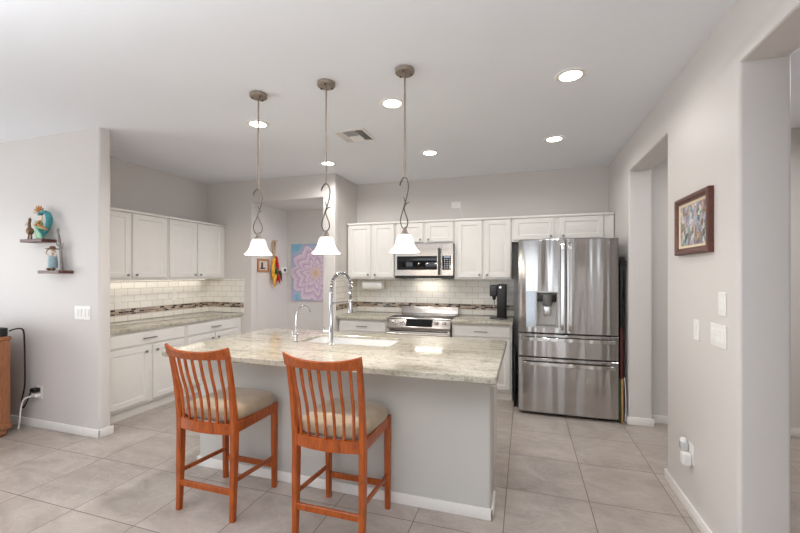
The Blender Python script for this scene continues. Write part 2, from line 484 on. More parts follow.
# ------------------------------------------------------------------ cabinets
DOOR = [(0.0, 0.0), (0.0, 0.015), (0.004, 0.019), (0.052, 0.019), (0.058, 0.011), (0.072, 0.010), (0.090, 0.015), (0.094, 0.0155)]
DRAWER = [(0.0, 0.0), (0.0, 0.015), (0.005, 0.019), (0.018, 0.0195)]
def cabinet(label, loc, rz, W, D, Hh, doors=(), drawers=(), toe=False, crown=False, group=None, led=None):
    r = thing('kitchen_cabinet', label, 'cabinet', loc, rz, group)
    b = MB().box(0, W, 0, D, 0.095 if toe else 0, Hh, 0.002, 1)
    mesh('body', b, M['cabinet'], r, True)
    if toe: mesh('toe_kick', MB().box(0, W, 0.035, D - 0.02, 0, 0.096), M['cabinet'], r, True)
    if crown: mesh('top_molding', MB().box(0, W, -0.026, 0.05, Hh - 0.022, Hh + 0.004, 0.005, 2), M['cabinet'], r, True)
    for x0, x1, z0, z1, kx, kz in doors:
        d = mesh('door', MB().panel(x0, x1, z0, z1, -0.001, DOOR), M['cabinet'], r, True, angle=20)
        k = MB().lathe([(0.005, 0), (0.005, 0.012), (0.013, 0.016), (0.0145, 0.022), (0.011, 0.027), (0.001, 0.028)], (kx, -0.019, kz), 14, to_y())
        mesh('knob', k, M['steel_knob'], d, True)
    for x0, x1, z0, z1 in drawers:
        d = mesh('drawer', MB().panel(x0, x1, z0, z1, -0.001, DRAWER), M['cabinet'], r, True, angle=20)
        cx, cz, h = (x0 + x1) / 2, (z0 + z1) / 2, 0.075
        p = MB().tube([(cx - h, -0.045, cz), (cx + h, -0.045, cz)], 0.0058, 10)
        for s_ in (-.06, .06): p.tube([(cx + s_, -0.018, cz), (cx + s_, -0.045, cz)], 0.0045, 8)
        mesh('handle', p, M['steel_knob'], d, True)
    return r

G1 = 'white wall cabinets'
UB, UT = 1.379, 2.126
UH = UT - UB
def up(label, loc, rz, W, D, doors, z0=UB):
    h = UT - z0
    return cabinet(label, (loc[0], loc[1], z0), rz, W, D, h, [(a, b, .022, h - .028, k, .055) for a, b, k in doors], crown=True, group=G1)
# left run, facing the room
def upl(label, y0, y1, doors):
    return up(label, (-4.05, y0), PI / 2, y1 - y0, 4.05 - 4.36 if False else 0.308, [(a - y0, b - y0, k - y0) for a, b, k in doors])
upl('white two-door wall cabinet over the left counter, next to the wing wall', 2.60, 3.549, [(2.65, 3.079, 3.045), (3.107, 3.533, 3.142)])
upl('white two-door wall cabinet over the left counter, next to the alcove wall', 3.551, 4.476, [(3.567, 3.965, 3.93), (3.983, 4.411, 4.02)])
YU = 4.825
def upb(label, x0, x1, doors, z0=UB):
    return up(label, (x0, YU), 0, x1 - x0, YB - YU - .003, [(a - x0, b - x0, k - x0) for a, b, k in doors], z0)
upb('white two-door wall cabinet left of the microwave, above the paper towels', -2.30, -1.612, [(-2.272, -1.958, -1.99), (-1.922, -1.627, -1.89)])
upb('small white two-door wall cabinet right above the microwave', -1.610, -0.837, [(-1.592, -1.236, -1.27), (-1.196, -0.85, -1.162)], 1.828)
upb('white two-door wall cabinet right of the microwave, above the coffee maker', -0.835, -0.149, [(-0.80, -0.494, -.525), (-0.465, -0.16, -.433)])
upb('white two-door wall cabinet above the stainless refrigerator', -0.147, 0.944, [(-0.12, 0.323, .288), (0.387, 0.836, .422)], 1.828)

G2 = 'white base cabinets'
def lowl(label, y0, y1, doors, drawers):
    return cabinet(label, (-3.77, y0, 0), PI / 2, y1 - y0, 0.587, 0.864, [(a - y0, b - y0, .125, .695, k - y0, .64) for a, b, k in doors], [(a - y0, b - y0, .718, .842) for a, b in drawers], toe=True, group=G2)
lowl('white base cabinet under the left counter, next to the wing wall', 2.56, 3.534, [(2.62, 3.072, 3.03), (3.118, 3.514, 3.155)], [(2.62, 3.514)])
lowl('white base cabinet under the left counter, next to the alcove wall', 3.536, 4.478, [(3.556, 3.965, 3.93), (3.995, 4.408, 4.03)], [(3.556, 4.408)])
def lowb(label, x0, x1, doors, drawers):
    return cabinet(label, (x0, 4.565, 0), 0, x1 - x0, YB - 4.565 - .003, 0.864, [(a - x0, b - x0, .125, .695, k - x0, .64) for a, b, k in doors], [(a - x0, b - x0, .718, .842) for a, b in drawers], toe=True, group=G2)
lowb('white base cabinet to the left of the range', -2.30, -1.628, [(-2.28, -1.975, -2.01), (-1.955, -1.65, -1.92)], [(-2.28, -1.65)])
lowb('white base cabinet between the range and the refrigerator', -0.822, -0.135, [(-0.80, -0.495, -.53), (-0.465, -0.155, -.43)], [(-0.80, -0.155)])

# ------------------------------------------------------------------ counters and backsplash
CT0, CT1 = 0.866, 0.906
def counter(label, *b):
    return tag(mesh('granite_countertop', MB().box(*b, CT0, CT1, 0.006, 2), M['granite']), label, 'countertop', 'granite countertops')
counter('speckled granite countertop along the left wall', XL + .001, -3.735, 2.548, YN - .001)
counter('short granite countertop to the left of the range', XW + .001, -1.626, 4.515, YB - .001)
counter('short granite countertop under the coffee maker', -0.824, -0.125, 4.515, YB - .001)
# island top with the sink cut-out
SX0, SX1, SY0, SY1 = -1.73, -0.96, 2.71, 3.09
ix0, ix1, iy0, iy1 = -2.435, -0.138, 2.075, 3.285
def island_top():
    b = MB()
    bm = b.bm
    def ring(x0, x1, y0, y1, z, r):
        pts = []
        for cx, cy, a0 in ((x1 - r, y0 + r, -90), (x1 - r, y1 - r, 0), (x0 + r, y1 - r, 90), (x0 + r, y0 + r, 180)):
            for k in range(5):
                a = math.radians(a0 + 22.5 * k)
                pts.append(Vector((cx + r * math.cos(a), cy + r * math.sin(a), z)))
        return pts
    e = 0.005
    seq = [ring(SX0 - .06, SX1 + .06, SY0 - .06, SY1 + .06, CT1 - .02, .05), ring(SX0, SX1, SY0, SY1, CT1 - .02, .03), ring(SX0, SX1, SY0, SY1, CT1 - .003, .03), ring(SX0 - .003, SX1 + .003, SY0 - .003, SY1 + .003, CT1, .033),
           ring(ix0 + e, ix1 - e, iy0 + e, iy1 - e, CT1, .02), ring(ix0, ix1, iy0, iy1, CT1 - e, .025), ring(ix0, ix1, iy0, iy1, CT0 + e, .025),
           ring(ix0 + e, ix1 - e, iy0 + e, iy1 - e, CT0, .02), ring(SX0 - .06, SX1 + .06, SY0 - .06, SY1 + .06, CT0, .05)]
    b.rings(seq + [seq[0]], False, False)
    bmesh.ops.remove_doubles(bm, verts=bm.verts, dist=1e-6)
    return b
tag(mesh('island_countertop', island_top(), M['granite']), 'large glossy granite slab on the kitchen island', 'countertop', 'granite countertops')

def splash(label, boxes, mos, ax):
    r = thing('tile_backsplash', label, 'backsplash', (boxes[0][0], boxes[0][2], CT1), 0, 'subway tile backsplashes')
    for k, q in enumerate(boxes):
        # tile texture reads object space, so keep part origin on the wall's own axes
        mesh('tile_field', MB().box(*q), M['subway_' + ax[k]], r)
    for k, q in enumerate(mos):
        mesh('mosaic_band', MB().box(*q, 0.978, 1.045), M['mosaic_' + ax[k]], r)
    return r
Z0, Z1 = CT1 + .001, 1.377
splash('cream subway tile backsplash with mosaic band around the left counter', [(XL + .0005, XL + .010, 2.56, YN - .001, Z0, Z1), (XL + .010, -3.722, YN - .010, YN - .0005, Z0, Z1)],
       [(XL + .009, XL + .0115, 2.56, YN - .01), (XL + .010, -3.722, YN - .0115, YN - .009)], 'yx')
splash('cream subway tile backsplash with mosaic band behind the range', [(XW + .010, -0.13, YB - .010, YB - .0005, Z0, Z1), (XW + .0005, XW + .010, YN + .004, YB - .0005, Z0, Z1)],
       [(XW + .010, -0.13, YB - .0115, YB - .009), (XW + .009, XW + .0115, YN + .004, YB - .010)], 'xy')

# ------------------------------------------------------------------ island
isl = thing('kitchen_island', 'grey painted kitchen island with white baseboard under the granite top', 'kitchen island', (-1.28, 2.8, 0))
mesh('base', MB().box(-2.345, -0.19, 2.332, 2.60, 0, CT0 - .001, 0.012, 3, filt=vert), M['island_wall'], isl)
mesh('cabinet_body', MB().box(-2.33, SX0 - .03, 2.60, 3.24, 0, CT0 - .001).box(SX1 + .03, -0.215, 2.60, 3.24, 0, CT0 - .001)
     .box(SX0 - .03, SX1 + .03, 2.60, 2.63, 0, CT0 - .001).box(SX0 - .03, SX1 + .03, 3.20, 3.24, 0, CT0 - .001).box(SX0 - .03, SX1 + .03, 2.63, 3.20, 0, .1), M['cabinet'], isl, smooth=False)
bb = MB().box(-2.345 - BT, -0.19 + BT, 2.332 - BT, 2.332, 0, .068, .005, 2).box(-0.19, -0.19 + BT, 2.332 - BT, 2.535, 0, .068, .005, 2).box(-2.345 - BT, -2.345, 2.332 - BT, 2.61, 0, .068, .005, 2)
mesh('baseboard', bb, M['trim'], isl, label='white baseboard')

# sink
def rrect(x0, x1, y0, y1, z, r=.03):
    pts = []
    for cx, cy, a0 in ((x1 - r, y0 + r, -90), (x1 - r, y1 - r, 0), (x0 + r, y1 - r, 90), (x0 + r, y0 + r, 180)):
        for k in range(4):
            a = math.radians(a0 + 30 * k)
            pts.append(Vector((cx + r * math.cos(a), cy + r * math.sin(a), z)))
    return pts
sk = thing('kitchen_sink', 'white undermount sink basin set into the island granite', 'sink', ((SX0 + SX1) / 2, 2.9, CT0 - .2))
g = .012
b = MB().rings([rrect(SX0 - g, SX1 + g, SY0 - g, SY1 + g, CT1 - .0215), rrect(SX0 + .002, SX1 - .002, SY0 + .002, SY1 - .002, CT1 - .0215), rrect(SX0 + .008, SX1 - .008, SY0 + .008, SY1 - .008, CT0 - .03),
                rrect(SX0 + .02, SX1 - .02, SY0 + .02, SY1 - .02, CT0 - .18), rrect(SX0 + .05, SX1 - .05, SY0 + .05, SY1 - .05, CT0 - .20)], False, True)
b.rings([rrect(SX0 - g, SX1 + g, SY0 - g, SY1 + g, CT1 - .022), rrect(SX0 - g, SX1 + g, SY0 - g, SY1 + g, CT0 - .215)], False, True)
mesh('basin', b, M['sink_white'], sk)
mesh('drain', MB().lathe([(.045, 0), (.045, .004), (.03, .002), (.002, .0015)], (-1.35, 2.9, CT0 - .2), 20), M['chrome'], sk)

# spring faucet
fx, fy = -1.406, 2.655
fa = thing('spring_faucet', 'tall chrome spring-neck faucet standing at the island sink', 'faucet', (fx, fy, CT1))
mesh('base', MB().lathe([(.030, 0), (.030, .006), (.022, .012), (.0165, .015), (.0165, .17), (.013, .175), (.0125, .40), (.0001, .402)], (fx, fy, CT1), 20), M['chrome'], fa)
mesh('lever_handle', MB().tube([(fx - .012, fy, CT1 + .10), (fx - .060, fy, CT1 + .10)], .013, 12).tube([(fx - .055, fy, CT1 + .105), (fx - .070, fy + .02, CT1 + .128)], [.006, .004], 8), M['chrome'], fa)
arc = []
R_ = 0.105
for k in range(25):
    a = PI - PI * k / 24
    arc.append(Vector((fx + .03 * (1 + math.cos(a)), fy + .01 + R_ + R_ * math.cos(a), CT1 + .43 + .113 * math.sin(a))))
pts = [Vector((fx, fy + .01, CT1 + .36))] + arc + [Vector((fx + .06, fy + .01 + 2 * R_, CT1 + .33))]
sp = MB()
cur, ln = [], 0
P2, _ = catmull(pts, [1] * len(pts), 6)
tot = 0
path = [P2[0]]
turns, hel = 24, []
L = [0]
for a, c in zip(P2, P2[1:]): L.append(L[-1] + (c - a).length)
NN = turns * 10
for k in range(NN + 1):
    t = L[-1] * k / NN
    i = max(j for j in range(len(L)) if L[j] <= t + 1e-9); i = min(i, len(P2) - 2)
    f = (t - L[i]) / max(1e-9, L[i + 1] - L[i])
    p = P2[i].lerp(P2[i + 1], f); d = (P2[i + 1] - P2[i]).normalized()
    sd = Vector((1, 0, 0)); sd = (sd - d * sd.dot(d)).normalized(); u2 = d.cross(sd)
    a = 2 * PI * k / 10
    hel.append(p + (sd * math.cos(a) + u2 * math.sin(a)) * .0135)
sp.tube(hel, .0042, 5)
mesh('spring', sp, M['chrome'], fa)
mesh('hose', MB().tube(P2[::3], .0085, 8), M['dark_grey'], fa)
hx, hy = fx + .06, fy + .01 + 2 * R_
mesh('spray_head', MB().lathe([(.011, .10), (.016, .09), (.017, .03), (.021, .02), (.021, 0), (.001, 0)], (hx, hy, CT1 + .225), 16), M['chrome'], fa)
mesh('docking_arm', MB().tube([(fx, fy, CT1 + .315), (hx - .006, hy - .018, CT1 + .315)], .0065, 8).lathe([(.024, 0), (.024, .016)], (hx, hy, CT1 + .307), 16).lathe([(.018, 0), (.018, .02)], (fx, fy, CT1 + .305), 14), M['chrome'], fa)
# small filtered-water faucet
wx, wy = -1.715, 2.665
wf = thing('water_faucet', 'small slim chrome gooseneck tap left of the tall spring faucet', 'faucet', (wx, wy, CT1))
mesh('base', MB().lathe([(.022, 0), (.022, .006), (.015, .012), (.013, .06), (.006, .068), (.0001, .07)], (wx, wy, CT1), 16), M['chrome'], wf)
mesh('spout', MB().tube([(wx, wy, CT1 + .06), (wx, wy, CT1 + .20), (wx + .004, wy + .02, CT1 + .255), (wx + .012, wy + .07, CT1 + .285), (wx + .02, wy + .13, CT1 + .268), (wx + .026, wy + .165, CT1 + .225)], .0062, 10, 6), M['chrome'], wf)
mesh('lever', MB().tube([(wx - .01, wy, CT1 + .045), (wx - .035, wy, CT1 + .05)], .006, 8).tube([(wx - .035, wy, CT1 + .035), (wx - .037, wy, CT1 + .085)], .006, 8), M['chrome'], wf)

# ------------------------------------------------------------------ bar stools
def make_stool(label):
    r = thing('counter_stool', label, 'stool', (0, 0, 0), 0, 'slat-back counter stools')
    w = M['cherry']
    for s_ in (-1, 1):
        pts = [(s_ * .200, -.196, 0), (s_ * .200, -.190, .14), (s_ * .201, -.185, .34), (s_ * .201, -.182, .52), (s_ * .203, -.192, .64), (s_ * .206, -.216, .82), (s_ * .209, -.250, .985)]
        mesh('back_leg', MB().sweep(pts, [(.0155, .015), (.0165, .018), (.018, .022), (.018, .023), (.0165, .019), (.0145, .015), (.0135, .012)], (1, 0, 0), 6), w, r, True)
    for s_ in (-1, 1):
        mesh('front_leg', MB().sweep([(s_ * .203, .197, 0), (s_ * .203, .197, .3), (s_ * .203, .197, .572)], [(.0155, .016), (.018, .019), (.019, .020)]), w, r, True)
    # crest rail, bowed in plan, ends swept up
    n = 17
    rs = []
    for k in range(n):
        u = -1 + 2 * k / (n - 1)
        x = .226 * u; y = -.254 - .045 * (1 - u * u)
        zt = 1.002 + .028 * abs(u) ** 2.6; zb = .954 + .006 * u * u
        t = .012
        sl = .012          # leans back towards the top
        rs.append([Vector((x, y - t + sl * .5, zb)), Vector((x, y + t + sl * .5, zb)), Vector((x, y + t - sl, zt - .006)), Vector((x, y + t * .5 - sl, zt)), Vector((x, y - t * .5 - sl, zt)), Vector((x, y - t - sl, zt - .006))])
    mesh('crest_rail', MB().rings(rs), w, r, True)
    rs = []
    for k in range(n):
        u = -1 + 2 * k / (n - 1)
        x = .196 * u; y = -.186 - .030 * (1 - u * u); t = .011
        rs.append([Vector((x, y - t, .504)), Vector((x, y + t, .504)), Vector((x, y + t, .568)), Vector((x, y - t, .568))])
    mesh('back_rail', MB().rings(rs), w, r, True)
    for k in range(7):
        u = -0.78 + 1.56 * k / 6
        yb = -.186 - .030 * (1 - u * u * .8); yt = -.252 - .045 * (1 - u * u)
        pts = [(u * .200, yb, .56), (u * .203, yb - .004, .64), (u * .207, (yb * .6 + yt * .4) + .012, .74), (u * .212, (yb * .25 + yt * .75) + .004, .86), (u * .214, yt, .962)]
        mesh('slat', MB().sweep(pts, [(.0065, .006)] * 2 + [(.0078, .006)] * 3, (1, 0, 0), 5), w, r, True)
    for s_ in (-1, 1):
        mesh('side_apron', MB().box(s_ * .203 - .011, s_ * .203 + .011, -.18, .19, .508, .570, .003, 1), w, r, True)
    mesh('front_apron', MB().box(-.19, .19, .187, .209, .508, .570, .003, 1), w, r, True)
    def sup(z, ins):
        pts = []
        for k in range(48):
            a = 2 * PI * k / 48
            c, s2 = math.cos(a), math.sin(a)
            e = 2 / 5.0
            px = math.copysign(abs(c) ** e, c); py = math.copysign(abs(s2) ** e, s2)
            y = .018 + py * (.213 - ins)
            wx_ = .205 + .022 * (py * .5 + .5)
            pts.append(Vector((px * (wx_ - ins), y, z)))
        return pts
    zz = [(.560, .016), (.578, .004), (.592, 0), (.612, 0), (.630, .006), (.642, .020), (.650, .045), (.655, .085), (.657, .13), (.658, .18)]
    cu = MB().rings([sup(z, i) for z, i in zz])
    mesh('seat_cushion', cu, M['suede'], r, True, angle=60, label='beige suede seat pad')
    for s_ in (-1, 1):
        mesh('side_stretcher', MB().sweep([(s_ * .203, -.185, .232), (s_ * .203, .19, .205)], [(.009, .012)] * 2), w, r, True)
    mesh('rear_stretcher', MB().box(-.195, .195, -.205, -.187, .150, .186, .003, 1), w, r, True)
    mesh('front_stretcher', MB().box(-.195, .195, .188, .206, .130, .166, .003, 1), w, r, True)
    return r
st = make_stool('cherry wood slat-back counter stool at the left end of the island')
st.location = (-1.823, 2.052, 0)
dup(st, (-1.008, 2.060, 0), 0.0, 'cherry wood slat-back counter stool in front of the island sink, nearer the refrigerator')

# ------------------------------------------------------------------ refrigerator
FX0, FX1, FXM, FY = -.06, .863, .394, 4.205
fr = thing('refrigerator', 'stainless steel french-door refrigerator with water dispenser', 'refrigerator', (.4, 4.6, 0))
mesh('body', MB().box(FX0 + .002, FX1 - .004, FY + .075, YB - .06, .03, 1.785, .004, 1), simple('grey_appliance_paint', srgb(124, 123, 121), .5), fr, label='grey cabinet sides')
for sx in (.02, .80):
    mesh('foot', MB().lathe([(.025, 0), (.02, .035)], (sx, FY + .13, 0), 12), M['black_plastic'], fr)
    mesh('foot', MB().lathe([(.025, 0), (.02, .035)], (sx, YB - .15, 0), 12), M['black_plastic'], fr)
mesh('kick_grille', MB().box(FX0 + .03, FX1 - .03, FY + .06, FY + .08, .02, .06), M['black_plastic'], fr)
def fdoor(x0, x1, z0, z1, hole=None, bow=.007):
    """door slab with rounded, slightly bowed front"""
    b = MB(); N_ = 12
    cx, hw = (FX0 + FX1) / 2, (FX1 - FX0) / 2
    xs = [x0 + (x1 - x0) * k / N_ for k in range(N_ + 1)]
    if hole: xs = sorted(set([x for x in xs if not any(abs(x - h) < .012 for h in hole[:2])] + [hole[0], hole[1]]))
    zs = [z0, z0 + .006, z1 - .006, z1]
    if hole: zs = [z0, z0 + .006, hole[2], hole[3], z1 - .006, z1]
    def yf(x, z):
        u = (x - cx) / hw
        y = FY - bow * (1 - u * u)
        e = 0
        if min(x - x0, x1 - x) < 1e-6: e += .006
        if min(z - z0, z1 - z) < 1e-6: e += .005
        return y + e
    g_ = {(i, j): b.bm.verts.new((x, yf(x, z), z)) for i, x in enumerate(xs) for j, z in enumerate(zs)}
    k_ = {(i, j): b.bm.verts.new((x, FY + .07, z)) for i, x in enumerate(xs) for j, z in enumerate(zs)}
    I, J = len(xs) - 1, len(zs) - 1
    for i in range(I):
        for j in range(J):
            inside = hole and hole[0] - 1e-6 <= xs[i] and xs[i + 1] <= hole[1] + 1e-6 and hole[2] - 1e-6 <= zs[j] and zs[j + 1] <= hole[3] + 1e-6
            if not inside: b.bm.faces.new([g_[i, j], g_[i + 1, j], g_[i + 1, j + 1], g_[i, j + 1]])
            b.bm.faces.new([k_[i, j], k_[i, j + 1], k_[i + 1, j + 1], k_[i + 1, j]])
    for i in range(I):
        b.bm.faces.new([g_[i, 0], k_[i, 0], k_[i + 1, 0], g_[i + 1, 0]]); b.bm.faces.new([g_[i, J], g_[i + 1, J], k_[i + 1, J], k_[i, J]])
    for j in range(J):
        b.bm.faces.new([g_[0, j], g_[0, j + 1], k_[0, j + 1], k_[0, j]]); b.bm.faces.new([g_[I, j], k_[I, j], k_[I, j + 1], g_[I, j + 1]])
    return b
hole = (.112, .318, .905, 1.262)
ld = mesh('door', fdoor(FX0, FXM - .003, .845, 1.795, hole), M['steel'], fr, angle=25)
rd = mesh('door', fdoor(FXM + .003, FX1, .845, 1.795), M['steel'], fr, angle=25)
d1 = mesh('drawer', fdoor(FX0, FX1, .600, .833), M['steel'], fr, angle=25)
d2 = mesh('drawer', fdoor(FX0, FX1, .032, .588), M['steel'], fr, angle=25)
mesh('door_gasket', MB().box(FX0 + .01, FX1 - .01, FY + .055, FY + .08, .06, 1.78), M['black_plastic'], fr)
def vhandle(x, z0, z1):
    return MB().sweep([(x, FY - .01, z0), (x, FY - .044, z0 + .03), (x, FY - .050, z0 + .12), (x, FY - .052, (z0 + z1) / 2), (x, FY - .050, z1 - .12), (x, FY - .044, z1 - .03), (x, FY - .01, z1)], [(.015, .006)] * 7, (1, 0, 0), 5)
mesh('handle', vhandle(FXM - .036, .885, 1.755), M['steel_light'], ld)
mesh('handle', vhandle(FXM + .036, .885, 1.755), M['steel_light'], rd)
def hhandle(z):
    return MB().sweep([(FX0 + .03, FY - .01, z), (FX0 + .06, FY - .040, z), (FX0 + .2, FY - .048, z), ((FX0 + FX1) / 2, FY - .052, z), (FX1 - .2, FY - .048, z), (FX1 - .06, FY - .040, z), (FX1 - .03, FY - .01, z)], [(.017, .006)] * 7, (0, 0, 1), 5)
mesh('handle', hhandle(.785), M['steel_light'], d1)
mesh('handle', hhandle(.535), M['steel_light'], d2)
# dispenser
dp = MB()
hx0, hx1, hz0, hz1 = hole
dp.panel(hx0 - .006, hx1 + .006, hz0 - .006, hz1 + .006, FY - .005, [(0, .002), (.004, .004), (.014, .004), (.018, -.045), (.03, -.05)], cap0=False)
mesh('dispenser', dp, simple('pale_grey_plastic', srgb(172, 170, 166), .35), ld, angle=25)
mesh('dispenser_hood', MB().box(hx0 + .014, hx1 - .014, FY + .002, FY + .045, 1.165, 1.232, .004, 2), M['black_plastic'], ld, label='dark hood inside the dispenser recess')
mesh('dispenser_panel', MB().box(.014, .104, FY - .0085, FY - .002, .90, 1.266, .002, 1), simple('glossy_grey_panel', srgb(170, 176, 182), .12, .4), ld, label='glossy pale touch panel')
mesh('dispenser_spout', MB().box(hx0 + .03, hx1 - .02, FY, FY + .04, 1.232, 1.246, .004, 2).lathe([(.034, .0), (.042, .015), (.048, .09), (.046, .12)], ((hx0 + hx1) / 2 + .005, FY + .022, 1.115), 18), simple('mid_grey_plastic', srgb(104, 104, 104), .35), ld)
mesh('dispenser_paddle', MB().box(hx0 + .075, hx1 - .065, FY + .03, FY + .042, 1.02, 1.14, .004, 2), M['steel_light'], ld)
mesh('dispenser_tray', MB().box(hx0 + .016, hx1 - .016, FY + .004, FY + .045, .916, .930, .003, 1), M['grey_plastic'], ld)
# badge
bd = mesh('badge', MB().lathe([(.012, 0), (.012, .002), (.001, .002)], (.775, FY - .0035, 1.752), 20, to_y()), M['chrome'], rd)
def text(name, s, size, mat, loc, parent, rot=(PI / 2, 0, 0), ext=.0006):
    c = bpy.data.curves.new(name, 'FONT'); c.body = s; c.size = size; c.extrude = ext; c.align_x = 'LEFT'
    o = bpy.data.objects.new(name, c)
    COL.objects.link(o)
    dg = bpy.context.evaluated_depsgraph_get()
    me = bpy.data.meshes.new_from_object(o.evaluated_get(dg))
    bpy.data.objects.remove(o)
    from mathutils import Euler
    T = XF[parent.name].inverted() @ Matrix.Translation(loc) @ Euler(rot).to_matrix().to_4x4()
    me.transform(T)
    me.materials.clear(); me.materials.append(mat)
    return link(name, me, parent, False)
text('badge_lettering', 'LG', .024, M['chrome'], (.792, FY - .0045, 1.744), rd)

# things stored beside the refrigerator
pb = thing('folding_board', 'tall dark board with red lower half slid between refrigerator and right wall', 'board', (.905, 4.5, 0))
mesh('upper_panel', MB().box(.885, .912, 4.25, 4.95, .92, 1.555, .008, 2), M['black_plastic'], pb)
mesh('lower_panel', MB().box(.885, .912, 4.25, 4.95, 0.0, .92, .008, 2), M['red'], pb, label='dark red lower panel')
mesh('clip', MB().box(.884, .936, 4.24, 4.27, 1.53, 1.58, .004, 1), M['black_plastic'], pb)
tag(mesh('cutting_board', MB().box(.872, .882, 4.215, 4.55, .0, .42, .004, 2), M['green']), 'thin green cutting board leaning next to the refrigerator door', 'cutting board', 'cutting boards beside the refrigerator')
tag(mesh('cutting_board', MB().box(.889, .907, 4.215, 4.245, .0, .43, .004, 2), M['lightwood']), 'pale wooden board upright between the green board and the wall end', 'cutting board', 'cutting boards beside the refrigerator')
tag(mesh('appliance_cable', MB().tube([(.925, 4.236, .02), (.932, 4.236, .15), (.930, 4.236, .30), (.924, 4.238, .40), (.921, 4.242, .44)], .004, 8, 5), M['white_plastic']), 'pale cable hanging at the wall end beside the boards', 'cable')
tag(mesh('baking_tray', MB().box(-.112, -.092, 4.40, 4.85, .0, .60, .004, 2), M['black_plastic']), 'black tray stood upright between base cabinet and refrigerator', 'tray')

# ------------------------------------------------------------------ range
RX0, RX1, RY = -1.618, -.832, 4.53
rg = thing('range', 'stainless slide-in electric range with front knobs', 'range', (-1.225, 4.8, 0))
mesh('body', MB().box(RX0 + .004, RX1 - .004, RY + .03, YB - .02, .06, .898), M['dark_grey'], rg)
mesh('foot', MB().box(RX0 + .02, RX1 - .02, RY + .08, YB - .05, 0, .061), M['black_plastic'], rg)
mesh('cooktop', MB().box(RX0, RX1, RY + .055, YB - .06, .897, .913, .004, 2), M['black_gloss'], rg, label='black glass cooktop')
mesh('backguard', MB().outline([(YB - .085, .905), (YB - .080, .93), (YB - .066, 1.006), (YB - .014, 1.006), (YB - .014, .905)], 'x', RX0 + .005, RX1 + .002, .006, 2), M['steel_flat'], rg)
cp = mesh('control_panel', MB().outline([(RY - .025, .775), (RY - .030, .80), (RY + .045, .908), (RY + .06, .912), (RY + .06, .775)], 'x', RX0, RX1, .004, 2), M['steel_flat'], rg)
nrm = Vector((0, -.108, .075)).normalized()
rotk = Vector((0, 0, 1)).rotation_difference(nrm).to_matrix().to_4x4()
def on_panel(x, t): return Vector((x, RY - .030 + .075 * t, .80 + .108 * t))
for x in (-1.535, -1.43, -1.00, -.905):
    p = on_panel(x, .48)
    k = mesh('knob', MB().lathe([(.030, 0), (.030, .008), (.024, .010), (.022, .032), (.018, .036), (.001, .036)], p, 18, rotk), M['steel_flat'], cp)
Rm = Matrix.Translation(on_panel(-1.215, .48)) @ rotk
mesh('display', MB().box(-.165, .165, -.050, .050, -.002, .002, mat=Rm), M['black_gloss'], cp, label='black touch display')
od = mesh('oven_door', MB().box(RX0 + .003, RX1 - .003, RY - .022, RY + .03, .235, .768, .006, 2), M['steel_flat'], rg)
mesh('handle', MB().tube([(RX0 + .05, RY - .022, .715), (RX0 + .05, RY - .06, .722)], .010, 8).tube([(RX1 - .05, RY - .022, .715), (RX1 - .05, RY - .06, .722)], .010, 8).tube([(RX0 + .02, RY - .062, .722), (RX1 - .02, RY - .062, .722)], .0135, 12), M['steel_flat'], od)
mesh('oven_window', MB().box(RX0 + .09, RX1 - .09, RY - .024, RY - .02, .33, .62), M['black_gloss'], od)
mesh('vent_gap', MB().box(RX0 + .03, RX1 - .03, RY - .0235, RY - .02, .748, .764), M['black_plastic'], od)
mesh('drawer', MB().box(RX0 + .003, RX1 - .003, RY - .018, RY + .03, .07, .228, .006, 2), M['steel_flat'], rg)

# ------------------------------------------------------------------ microwave
MX0, MX1, MY, MZ0, MZ1 = -1.603, -.842, 4.765, 1.392, 1.824
mw = thing('microwave', 'stainless over-the-range microwave with black window', 'microwave', (-1.22, 4.95, MZ0))
mesh('body', MB().box(MX0 + .003, MX1 - .003, MY + .02, YB - .012, MZ0 + .006, MZ1 - .002), M['dark_grey'], mw)
md = mesh('door', MB().box(MX0, -.985, MY, MY + .03, MZ0 + .03, MZ1, .0012, 1), M['steel_flat'], mw)
mesh('window', MB().box(MX0 + .03, -1.045, MY - .003, MY + .004, 1.497, 1.672, .003, 2), M['black_gloss'], md, label='dark glass window')
mesh('handle', MB().tube([(-1.013, MY, 1.74), (-1.013, MY - .042, 1.735)], .008, 8).tube([(-1.013, MY, 1.455), (-1.013, MY - .042, 1.46)], .008, 8).tube([(-1.013, MY - .044, 1.765), (-1.013, MY - .044, 1.430)], .0125, 12), M['dark_grey'], md)
mp = mesh('control_panel', MB().box(-.983, MX1, MY, MY + .03, MZ0 + .03, MZ1, .0012, 1), M['steel_flat'], mw)
mesh('keypad', MB().box(-.978, -.868, MY - .002, MY + .002, 1.497, 1.672), M['black_gloss'], mp)
kb = MB()
for i in range(3):
    for j in range(5): kb.box(-.955 + i * .030, -.938 + i * .030, MY - .0032, MY - .001, 1.512 + j * .026, 1.526 + j * .026)
mesh('buttons', kb, simple('pale_key_print', srgb(176, 178, 182), .5), mp, smooth=False)
mesh('display', MB().box(-.955, -.878, MY - .003, MY - .001, 1.642, 1.666), simple('pale_display', srgb(150, 165, 185), .2), mp)
mesh('vent_grille', MB().box(MX0, MX1, MY + .004, YB - .02, MZ0, MZ0 + .028, .003, 1), M['black_plastic'], mw)

